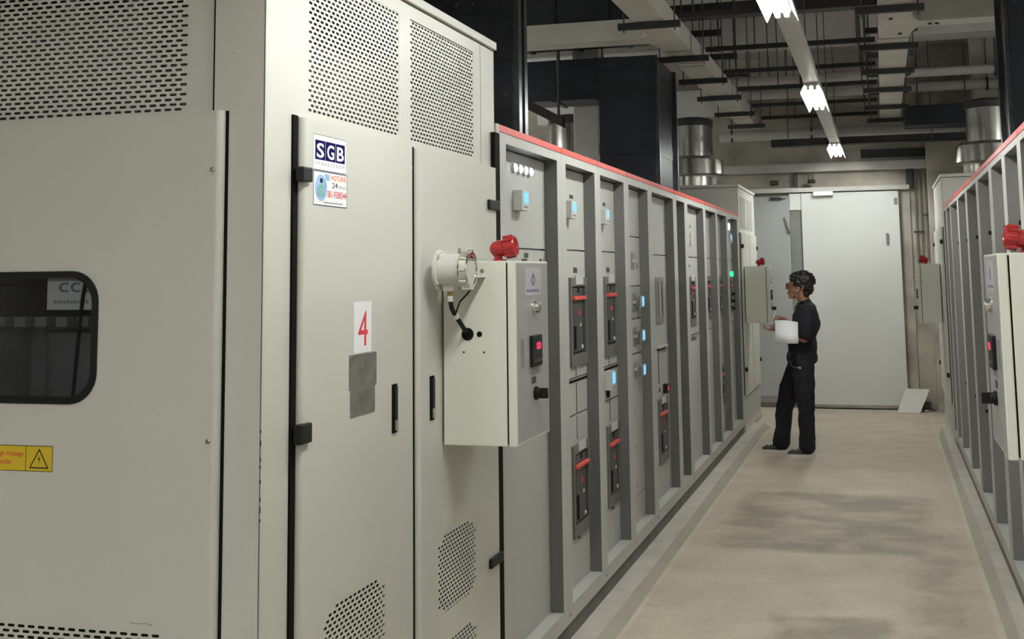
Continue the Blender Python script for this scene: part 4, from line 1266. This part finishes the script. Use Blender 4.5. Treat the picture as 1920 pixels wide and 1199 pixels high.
for nm, x0, x1, y, z0, z1, lb in (('cable_tray', -1.72, 2.4, 10.25, 3.76, 3.86, 'dark cable tray crossing under the ceiling near the top edge'),
                                  ('cable_tray', -1.2, 2.4, 14.9, 3.10, 3.18, 'dark cable tray crossing before the far wall above the last lamp')):
    t = thing(nm, ((x0 + x1) / 2, y, z0), lb, 'cable tray')
    MB().box(x0, x1, y - 0.10, y + 0.10, z0, z0 + 0.006).build('tray_bottom', 'strut', t)
    for dy in (-0.10, 0.094):
        MB().box(x0, x1, y + dy, y + dy + 0.006, z0, z1).build('side_rail', 'strut', t)
    for x in (x0 + 0.2, (x0 + x1) / 2, x1 - 0.2):
        MB().cyl((x, y - 0.108, z0), (x, y - 0.108, Z_CEIL), 0.006, n=6).build('rod', 'rod', t)
for i, (y, z) in enumerate(((13.45, 3.62), (14.55, 3.62), (15.25, 3.22))):
    t = thing('ceiling_pipe', (-1.0, y, z), 'horizontal grey pipe crossing the far ceiling, %s one' % ['nearest', 'middle', 'farthest'][i], 'pipe', 'pipes under the far ceiling')
    MB().cyl((-1.85, y, z + 0.06), (2.8, y, z + 0.06), 0.045 + 0.01 * i, n=14).build('pipe', 'beamc', t)
    for x in (-1.7, -0.75, 1.2):
        MB().box(x - 0.012, x + 0.012, y - 0.06, y + 0.06, z - 0.005, z + 0.13).build('clamp', 'strut', t)
        MB().cyl((x, y, z + 0.12), (x, y, Z_CEIL), 0.006, n=6).build('rod', 'rod', t)


def riser(x0, x1, y0, y1, z0, z1, label, bolts, edge_x, s):
    """Navy busbar riser with bolted flange joints and glossy corner channels."""
    t = thing('busbar_riser', ((x0 + x1) / 2, (y0 + y1) / 2, z0), label, 'busbar riser', 'navy busbar risers')
    MB().box(x0, x1, y0, y1, z0, z1).build('casing', 'navymetal', t)
    for z in bolts:
        MB().box(x0 - 0.004, x1 + 0.004, y0 - 0.006, y1 + 0.004, z - 0.05, z + 0.05).build('joint_band', 'navymetal', t)
        nb = max(3, int((x1 - x0) / 0.075))
        for i in range(nb):
            MB().lathe((x0 + 0.035 + (x1 - x0 - 0.07) * i / (nb - 1), y0 - 0.006, z), (0, -1, 0), [(0, 0.009), (0.006, 0.007)], n=8).build('bolt', 'navyedge', t)
    for yy in (y0 + 0.01, y1 - 0.06):
        MB().box(*sorted((edge_x, edge_x + s * 0.03)), yy, yy + 0.05, z0, z1).build('corner_channel', 'navyedge', t)
    return t


riser(-2.12, -1.65, 5.60, 5.77, 2.205, Z_CEIL, 'navy busbar riser rising beside the foreground cabinet top', (2.50, 2.72, 2.95), -1.65, 1)
riser(-2.09, -1.65, 9.50, 10.45, 2.205, 3.34, 'wide navy busbar riser in the middle of the left row', (2.62, 3.28), -1.65, 1)
riser(0.82, 1.20, 8.15, 8.75, 2.205, Z_CEIL, 'navy busbar riser over the right-hand row at the picture edge', (2.7, 3.3), 0.82, -1)
for (x0, x1, y0, y1, z0, z1), lb in (((-3.5, -1.80, 9.44, 10.40, 3.58, 4.27), 'large navy busbar trunk in the gloom above the left branch duct'),
                                     ((-3.7, -2.12, 10.50, 10.92, 3.16, 3.52), 'dark navy busbar trunk below the left branch duct')):
    t = thing('overhead_busbar_trunk', ((x0 + x1) / 2, (y0 + y1) / 2, z0), lb, 'busbar trunk', 'navy overhead busbar trunks')
    MB().box(x0, x1, y0, y1, z0, z1).build('casing', 'navymetal', t)
    for k in range(4):
        x = x0 + 0.2 + k * (x1 - x0 - 0.4) / 3
        MB().box(x - 0.02, x + 0.02, y0 - 0.012, y1 + 0.012, z0 - 0.012, z1).build('band', 'navymetal', t)
        MB().lathe((x, y0 - 0.012, z0 + 0.1), (0, -1, 0), [(0, 0.010), (0.006, 0.008)], n=8).build('bolt', 'navyedge', t)
        MB().cyl((x, (y0 + y1) / 2, z1), (x, (y0 + y1) / 2, Z_CEIL - 0.002), 0.008, n=6).build('rod', 'rod', t)
t = thing('overhead_busbar_trunk', (0.7, 14.3, 3.2), 'dark navy box trunk under the ceiling above the far right cabinet', 'busbar trunk')
MB().box(0.30, 1.10, 14.1, 14.5, 3.20, 3.42).build('casing', 'navymetal', t, bevel=0.01)
for x in (0.45, 0.95):
    MB().cyl((x, 14.3, 3.42), (x, 14.3, Z_CEIL), 0.008, n=6).build('rod', 'rod', t)


def cowl(x, y, z0, label):
    t = thing('ventilation_duct', (x, y, z0), label, 'duct', 'round ventilation ducts')
    MB().lathe((x, y, z0), (0, 0, 1), [(0, 0.26), (0.13, 0.26)], n=40).build('neck', 'galv', t)
    MB().lathe((x, y, z0), (0, 0, 1), [(0.13, 0.24), (0.13, 0.345), (0.15, 0.330), (0.31, 0.322), (0.345, 0.27), (0.345, 0.22)], n=40).build('skirt', 'galv', t)
    MB().lathe((x, y, z0), (0, 0, 1), [(0.345, 0.222), (0.68, 0.218)], n=40).build('pipe', 'galv', t)
    MB().lathe((x, y, z0), (0, 0, 1), [(0.68, 0.228), (0.74, 0.228), (0.76, 0.21)], n=40).build('collar', 'strut', t)
    MB().lathe((x, y, z0), (0, 0, 1), [(0.76, 0.20), (0.78, 0.12), (0.785, 0.02)], n=40).build('cap', 'strut', t)
    return t


cowl(-1.94, 13.50, 2.54, 'round silver ventilation duct on the far left transformer cabinet')
cowl(1.07, 13.05, 2.54, 'round silver ventilation duct on the far right transformer cabinet')
t4 = thing('rear_transformer_enclosure', (-3.4, 12.0, 0), 'grey transformer cabinet hidden behind the left row', 'cabinet')
MB().box(-4.3, -2.50, 11.35, 12.78, 0.0, 2.42).build('body', 'paint', t4)
MB().box(-4.31, -2.49, 11.34, 12.79, 2.42, 2.46).build('roof', 'paint', t4)
cowl(-2.97, 12.15, 2.46, 'round silver ventilation duct seen behind the left row top')
t = thing('sloping_bar', (-2.75, 9.66, 2.8), 'dark steel bar sloping across the gap behind the left row', 'beam')
MB().hexa([(-3.05, 9.6, 3.16), (-3.05, 9.72, 3.16), (-2.42, 9.6, 2.82), (-2.42, 9.72, 2.82), (-3.05, 9.6, 3.24), (-3.05, 9.72, 3.24), (-2.42, 9.6, 2.90), (-2.42, 9.72, 2.90)]).build('bar', 'strut', t)
MB().cyl((-3.0, 9.66, 3.20), (-3.0, 9.66, 3.565), 0.012, n=8).build('rod', 'rod', t)
MB().cyl((-2.46, 9.66, 2.88), (-2.46, 9.66, 3.565), 0.012, n=8).build('rod', 'rod', t)


# ------------------------------------------------------------------ the person reading the panel
def blob(mb, voxel, smooth, wrinkle=0.0, wscale=14.0, clip=None):
    """Fuse overlapping closed shapes of mb into one continuous surface; returns an MB."""
    me = bpy.data.meshes.new('b')
    me.from_pydata(mb.v, [], mb.f)
    bm = bmesh.new()
    bm.from_mesh(me)
    bmesh.ops.recalc_face_normals(bm, faces=bm.faces)
    bm.to_mesh(me)
    bm.free()
    ob = bpy.data.objects.new('b', me)
    COL.objects.link(ob)
    md = ob.modifiers.new('r', 'REMESH')
    md.mode = 'VOXEL'
    md.voxel_size = voxel
    sm = ob.modifiers.new('s', 'SMOOTH')
    sm.iterations = smooth
    sm.factor = 0.5
    dg = bpy.context.evaluated_depsgraph_get()
    m2 = bpy.data.meshes.new_from_object(ob.evaluated_get(dg))
    out = MB()
    nrm = [v.normal.copy() for v in m2.vertices]
    for v, n_ in zip(m2.vertices, nrm):
        co = v.co.copy()
        if wrinkle:
            q = Vector((co.x * wscale, co.y * wscale, co.z * wscale * 1.2))
            co += n_ * wrinkle * noise.noise(q)
        out.v.append(co)
    out.f = [tuple(p.vertices) for p in m2.polygons]
    out.s = [True] * len(out.f)
    bpy.data.objects.remove(ob)
    bpy.data.meshes.remove(me)
    bpy.data.meshes.remove(m2)
    return out


def cap(mb, p0, r0, p1, r1):
    mb.cyl(p0, p1, r0, r1, n=16)
    mb.ball(p0, r0)
    mb.ball(p1, r1)


def chain(mb, pts):
    for (p, r), (q, s_) in zip(pts, pts[1:]):
        cap(mb, p, r, q, s_)


YP = 11.73
b = MB()
# head, tilted up and looking to the left
chain(b, [((-0.690, YP, 1.30), 0.060), ((-0.705, YP, 1.38), 0.054), ((-0.745, YP, 1.46), 0.052)])
b.ball((-0.722, YP, 1.538), 0.1, sc=(0.98, 0.76, 1.0))
b.ball((-0.786, YP, 1.492), 0.1, sc=(0.62, 0.62, 0.80))
b.ball((-0.796, YP, 1.436), 0.1, sc=(0.46, 0.47, 0.40))
cap(b, (-0.838, YP, 1.532), 0.011, (-0.860, YP, 1.492), 0.013)
b.ball((-0.838, YP - 0.026, 1.512), 0.013)
b.ball((-0.838, YP + 0.026, 1.512), 0.013)
cap(b, (-0.846, YP - 0.014, 1.455), 0.010, (-0.846, YP + 0.014, 1.455), 0.010)
cap(b, (-0.843, YP - 0.012, 1.442), 0.010, (-0.843, YP + 0.012, 1.442), 0.010)
cap(b, (-0.826, YP - 0.012, 1.415), 0.020, (-0.826, YP + 0.012, 1.415), 0.020)
for s_ in (-1, 1):
    b.ball((-0.752, YP + s_ * 0.076, 1.478), 0.03, sc=(0.65, 0.35, 1.0))
    chain(b, [((-0.685, YP + s_ * 0.06, 1.285), 0.042), ((-0.670, YP + s_ * 0.165, 1.275), 0.040)])
cap(b, (-0.69, YP, 1.28), 0.09, (-0.74, YP, 0.95), 0.10)
# near arm (holds the clipboard from below)
chain(b, [((-0.665, YP - 0.165, 1.285), 0.046), ((-0.706, YP - 0.222, 1.045), 0.039), ((-0.80, YP - 0.190, 1.070), 0.035), ((-0.935, YP - 0.130, 1.118), 0.026)])
b.ball((-0.985, YP - 0.115, 1.124), 0.045, sc=(1.0, 0.9, 0.36))
for i, (dy, ln) in enumerate(((-0.032, 0.9), (-0.011, 1.0), (0.011, 0.95), (0.031, 0.75))):
    y_ = YP - 0.115 + dy
    chain(b, [((-1.010, y_, 1.124), 0.0088), ((-1.010 - 0.034 * ln, y_, 1.128), 0.0085), ((-1.010 - 0.056 * ln, y_, 1.142), 0.008), ((-1.010 - 0.062 * ln, y_ + 0.002, 1.160), 0.0072)])
chain(b, [((-0.962, YP - 0.150, 1.126), 0.011), ((-0.985, YP - 0.172, 1.142), 0.0095), ((-1.008, YP - 0.166, 1.160), 0.0085)])
# far arm (writes)
chain(b, [((-0.665, YP + 0.165, 1.285), 0.046), ((-0.730, YP + 0.225, 1.06), 0.041), ((-0.82, YP + 0.165, 1.135), 0.035), ((-0.905, YP + 0.095, 1.205), 0.026)])
b.ball((-0.940, YP + 0.078, 1.218), 0.042, sc=(0.95, 0.7, 0.55))
for i, dy in enumerate((-0.024, -0.004, 0.014, 0.031)):
    y_ = YP + 0.078 + dy
    chain(b, [((-0.962, y_, 1.220), 0.0088), ((-0.990, y_ - 0.006, 1.216), 0.0082), ((-0.996, y_ - 0.012, 1.196), 0.0075)])
chain(b, [((-0.945, YP + 0.046, 1.212), 0.010), ((-0.975, YP + 0.036, 1.206), 0.0088), ((-0.992, YP + 0.045, 1.198), 0.008)])
# legs under the trousers
chain(b, [((-0.735, YP - 0.085, 0.82), 0.075), ((-0.720, YP - 0.115, 0.43), 0.050), ((-0.705, YP - 0.125, 0.09), 0.036)])
chain(b, [((-0.775, YP + 0.085, 0.82), 0.075), ((-0.905, YP + 0.11, 0.43), 0.050), ((-0.945, YP + 0.125, 0.09), 0.036)])
cap(b, (-0.74, YP, 0.95), 0.10, (-0.75, YP, 0.84), 0.10)
person = blob(b, 0.0046, 4).build('person', 'skin', origin=(-0.82, YP, 0.0))
tag(person, 'person in dark shirt and trousers standing in the aisle, looking up with white papers', 'person')

b = MB()
b.ball((-0.748, YP, 0.86), 0.1, sc=(1.24, 1.62, 1.15))
chain(b, [((-0.735, YP - 0.080, 0.80), 0.104), ((-0.728, YP - 0.105, 0.58), 0.092), ((-0.718, YP - 0.118, 0.40), 0.074), ((-0.720, YP - 0.124, 0.20), 0.071), ((-0.722, YP - 0.126, 0.095), 0.073)])
chain(b, [((-0.775, YP + 0.080, 0.80), 0.106), ((-0.868, YP + 0.10, 0.58), 0.096), ((-0.928, YP + 0.115, 0.40), 0.078), ((-0.948, YP + 0.122, 0.22), 0.072), ((-0.968, YP + 0.126, 0.10), 0.080)])
tr_ = blob(b, 0.007, 5, 0.009, 11.0).build('trousers', 'trousers', person)
MB().tube([(-0.655, YP - 0.175, 0.60), (-0.66, YP - 0.19, 0.56), (-0.665, YP - 0.185, 0.52)], 0.006).build('pocket_flap', 'trousers', tr_)

b = MB()
b.ball((-0.696, YP, 1.18), 0.1, sc=(1.27, 1.68, 1.75))
b.ball((-0.738, YP, 0.99), 0.1, sc=(1.36, 1.58, 1.8))
b.ball((-0.745, YP, 0.87), 0.1, sc=(1.44, 1.70, 1.05))
cap(b, (-0.668, YP - 0.14, 1.305), 0.056, (-0.668, YP + 0.14, 1.305), 0.056)
cap(b, (-0.690, YP, 1.32), 0.070, (-0.700, YP, 1.352), 0.064)
chain(b, [((-0.664, YP - 0.165, 1.295), 0.060), ((-0.698, YP - 0.215, 1.075), 0.061)])
chain(b, [((-0.664, YP + 0.165, 1.295), 0.060), ((-0.705, YP + 0.210, 1.10), 0.060)])
sh = blob(b, 0.007, 4, 0.009, 11.0).build('shirt', 'shirt', person)
mb = MB()
for s_ in (-1, 1):
    mb.hexa([(-0.757, YP + s_ * 0.012, 1.355), (-0.72, YP + s_ * 0.062, 1.372), (-0.790, YP + s_ * 0.022, 1.300), (-0.765, YP + s_ * 0.072, 1.320),
             (-0.765, YP + s_ * 0.014, 1.360), (-0.725, YP + s_ * 0.070, 1.380), (-0.800, YP + s_ * 0.024, 1.302), (-0.772, YP + s_ * 0.080, 1.322)])
mb.build('collar', 'shirt', sh, bevel=0.003)

b = MB()
b.ball((-0.706, YP, 1.562), 0.1, sc=(1.10, 0.89, 0.93))
b.ball((-0.672, YP, 1.500), 0.1, sc=(0.60, 0.80, 0.75))
b.ball((-0.690, YP, 1.440), 0.1, sc=(0.34, 0.66, 0.42))
b.ball((-0.782, YP, 1.598), 0.1, sc=(0.46, 0.72, 0.36))
b.ball((-0.802, YP - 0.02, 1.575), 0.1, sc=(0.27, 0.50, 0.26))
for s_ in (-1, 1):
    b.ball((-0.742, YP + s_ * 0.050, 1.545), 0.1, sc=(0.55, 0.36, 0.62))
    b.ball((-0.772, YP + s_ * 0.060, 1.535), 0.1, sc=(0.22, 0.17, 0.34))
blob(b, 0.005, 2, 0.012, 38.0).build('hair', 'hair', person)

mb = MB()
for s_ in (-1, 1):
    c_ = Vector((-0.856, YP + s_ * 0.032, 1.520))
    mb.tube([c_ + Vector((0.004 * math.cos(0.5 * i), 0.024 * math.cos(0.5 * i), 0.017 * math.sin(0.5 * i))) for i in range(14)], 0.0022, 6)
    mb.tube([(-0.852, YP + s_ * 0.056, 1.524), (-0.80, YP + s_ * 0.074, 1.508), (-0.755, YP + s_ * 0.082, 1.492)], 0.0022, 6)
mb.tube([(-0.858, YP - 0.010, 1.523), (-0.864, YP, 1.526), (-0.858, YP + 0.010, 1.523)], 0.002, 6)
mb.build('glasses', 'black', person)
mb = MB()
mb.ball((-0.760, YP - 0.088, 1.470), 0.010)
mb.tube([(-0.760, YP - 0.090, 1.462), (-0.765, YP - 0.088, 1.40), (-0.80, YP - 0.085, 1.32), (-0.826, YP - 0.06, 1.22), (-0.845, YP - 0.08, 1.10), (-0.862, YP - 0.09, 0.98), (-0.850, YP - 0.105, 0.88), (-0.835, YP - 0.12, 0.80), (-0.79, YP - 0.165, 0.785)], 0.0018, 6)
mb.ball((-0.755, YP - 0.185, 0.785), 0.010)
mb.tube([(-0.79, YP - 0.165, 0.785), (-0.765, YP - 0.18, 0.795), (-0.755, YP - 0.185, 0.785)], 0.003, 6)
mb.build('earphones', 'ltgrey', person)


def shoe(x_toe, x_heel, y, turn):
    L_ = x_heel - x_toe
    cx = (x_toe + x_heel) / 2
    def P(u, v, z):                      # u: -0.5 toe .. 0.5 heel, v: across
        dx, dy = u * L_, v
        return (cx + dx * math.cos(turn) - dy * math.sin(turn), y + dx * math.sin(turn) + dy * math.cos(turn), z)
    outline = []
    for i in range(28):
        t_ = 2 * math.pi * i / 28
        u = -0.5 * math.cos(t_)
        w = 0.043 * abs(math.sin(t_)) ** 0.6 * (1.05 - 0.22 * (u + 0.2))
        outline.append((u, math.copysign(w, math.sin(t_))))
    mb = MB()
    k = len(outline)
    p = [P(u, v, 0.0) for u, v in outline] + [P(u, v * 1.03, 0.026) for u, v in outline]
    mb.add(p, [tuple(range(k)), tuple(range(2 * k - 1, k - 1, -1))] + [(i, (i + 1) % k, k + (i + 1) % k, k + i) for i in range(k)])
    bb = MB()
    cap(bb, P(-0.30, 0, 0.034), 0.030, P(-0.05, 0, 0.046), 0.036)
    cap(bb, P(-0.05, 0, 0.050), 0.036, P(0.30, 0, 0.055), 0.034)
    bb.ball(P(-0.36, 0, 0.030), 0.03, sc=(1.1, 1.15, 0.85))
    bb.ball(P(0.30, 0, 0.075), 0.032)
    up_ = blob(bb, 0.006, 4).build('shoe', 'canvas', person)
    mb.build('sole', 'sole', up_)
    ml = MB()
    for i, u in enumerate((-0.22, -0.13, -0.04, 0.04)):
        z = 0.068 + 0.005 * i
        ml.tube([P(u, -0.026, z - 0.006), P(u + 0.02, 0, z + 0.010), P(u, 0.026, z - 0.006)], 0.0055, 6)
    ml.build('laces', 'white', up_)


shoe(-0.900, -0.655, YP - 0.125, 0.06)
shoe(-1.150, -0.892, YP + 0.130, -0.03)

t = thing('clipboard', (-0.87, YP - 0.06, 1.15), 'white papers folded over a clipboard in the standing person\'s hand', 'clipboard')
MB().hexa([(-0.992, YP - 0.165, 1.146), (-0.760, YP - 0.165, 1.128), (-0.992, YP + 0.10, 1.170), (-0.760, YP + 0.10, 1.152),
           (-0.992, YP - 0.165, 1.150), (-0.760, YP - 0.165, 1.132), (-0.992, YP + 0.10, 1.174), (-0.760, YP + 0.10, 1.156)]).build('board', 'boardmat', t)
prof = [(YP + 0.09, 1.182), (YP - 0.04, 1.186), (YP - 0.13, 1.200), (YP - 0.185, 1.207), (YP - 0.226, 1.196), (YP - 0.266, 1.155), (YP - 0.305, 1.09), (YP - 0.345, 1.010)]
for k, off in enumerate((0.0, 0.006)):
    mb = MB()
    pts, fs = [], []
    for i, (y_, z_) in enumerate(prof):
        f_ = i / (len(prof) - 1)
        sl = 0.020 * f_
        for x_, dz in ((-0.968 + sl, 0.004), (-0.862 + sl, 0.0), (-0.762 + sl * 0.6, -0.026 * (1 - f_))):
            for th_ in (0.0, 0.004):
                pts.append((x_, y_ + (off + th_) * min(1.0, 2 * f_), z_ + dz - (off + th_) * (1 - f_)))
    nr = 6
    for i in range(len(prof) - 1):
        o = i * nr
        for j in (0, 2):
            fs.append((o + j, o + j + 2, o + nr + j + 2, o + nr + j))
            fs.append((o + j + 1, o + nr + j + 1, o + nr + j + 3, o + j + 3))
        fs.append((o, o + nr, o + nr + 1, o + 1))
        fs.append((o + 4, o + 5, o + nr + 5, o + nr + 4))
    e = (len(prof) - 1) * nr
    for q in (0, e):
        fs += [(q, q + 1, q + 3, q + 2), (q + 2, q + 3, q + 5, q + 4)]
    mb.add(pts, fs, True)
    mb.build('paper_sheets', 'paper', t)
t = thing('pen', (-0.99, YP + 0.04, 1.19), 'thin pen in the standing person\'s writing hand', 'pen')
MB().cyl((-1.000, YP + 0.038, 1.190), (-0.972, YP + 0.062, 1.285), 0.004, n=8).build('barrel', 'white', t)
MB().cyl((-1.000, YP + 0.038, 1.190), (-1.003, YP + 0.036, 1.180), 0.003, 0.0008, n=8).build('tip', 'black', t)
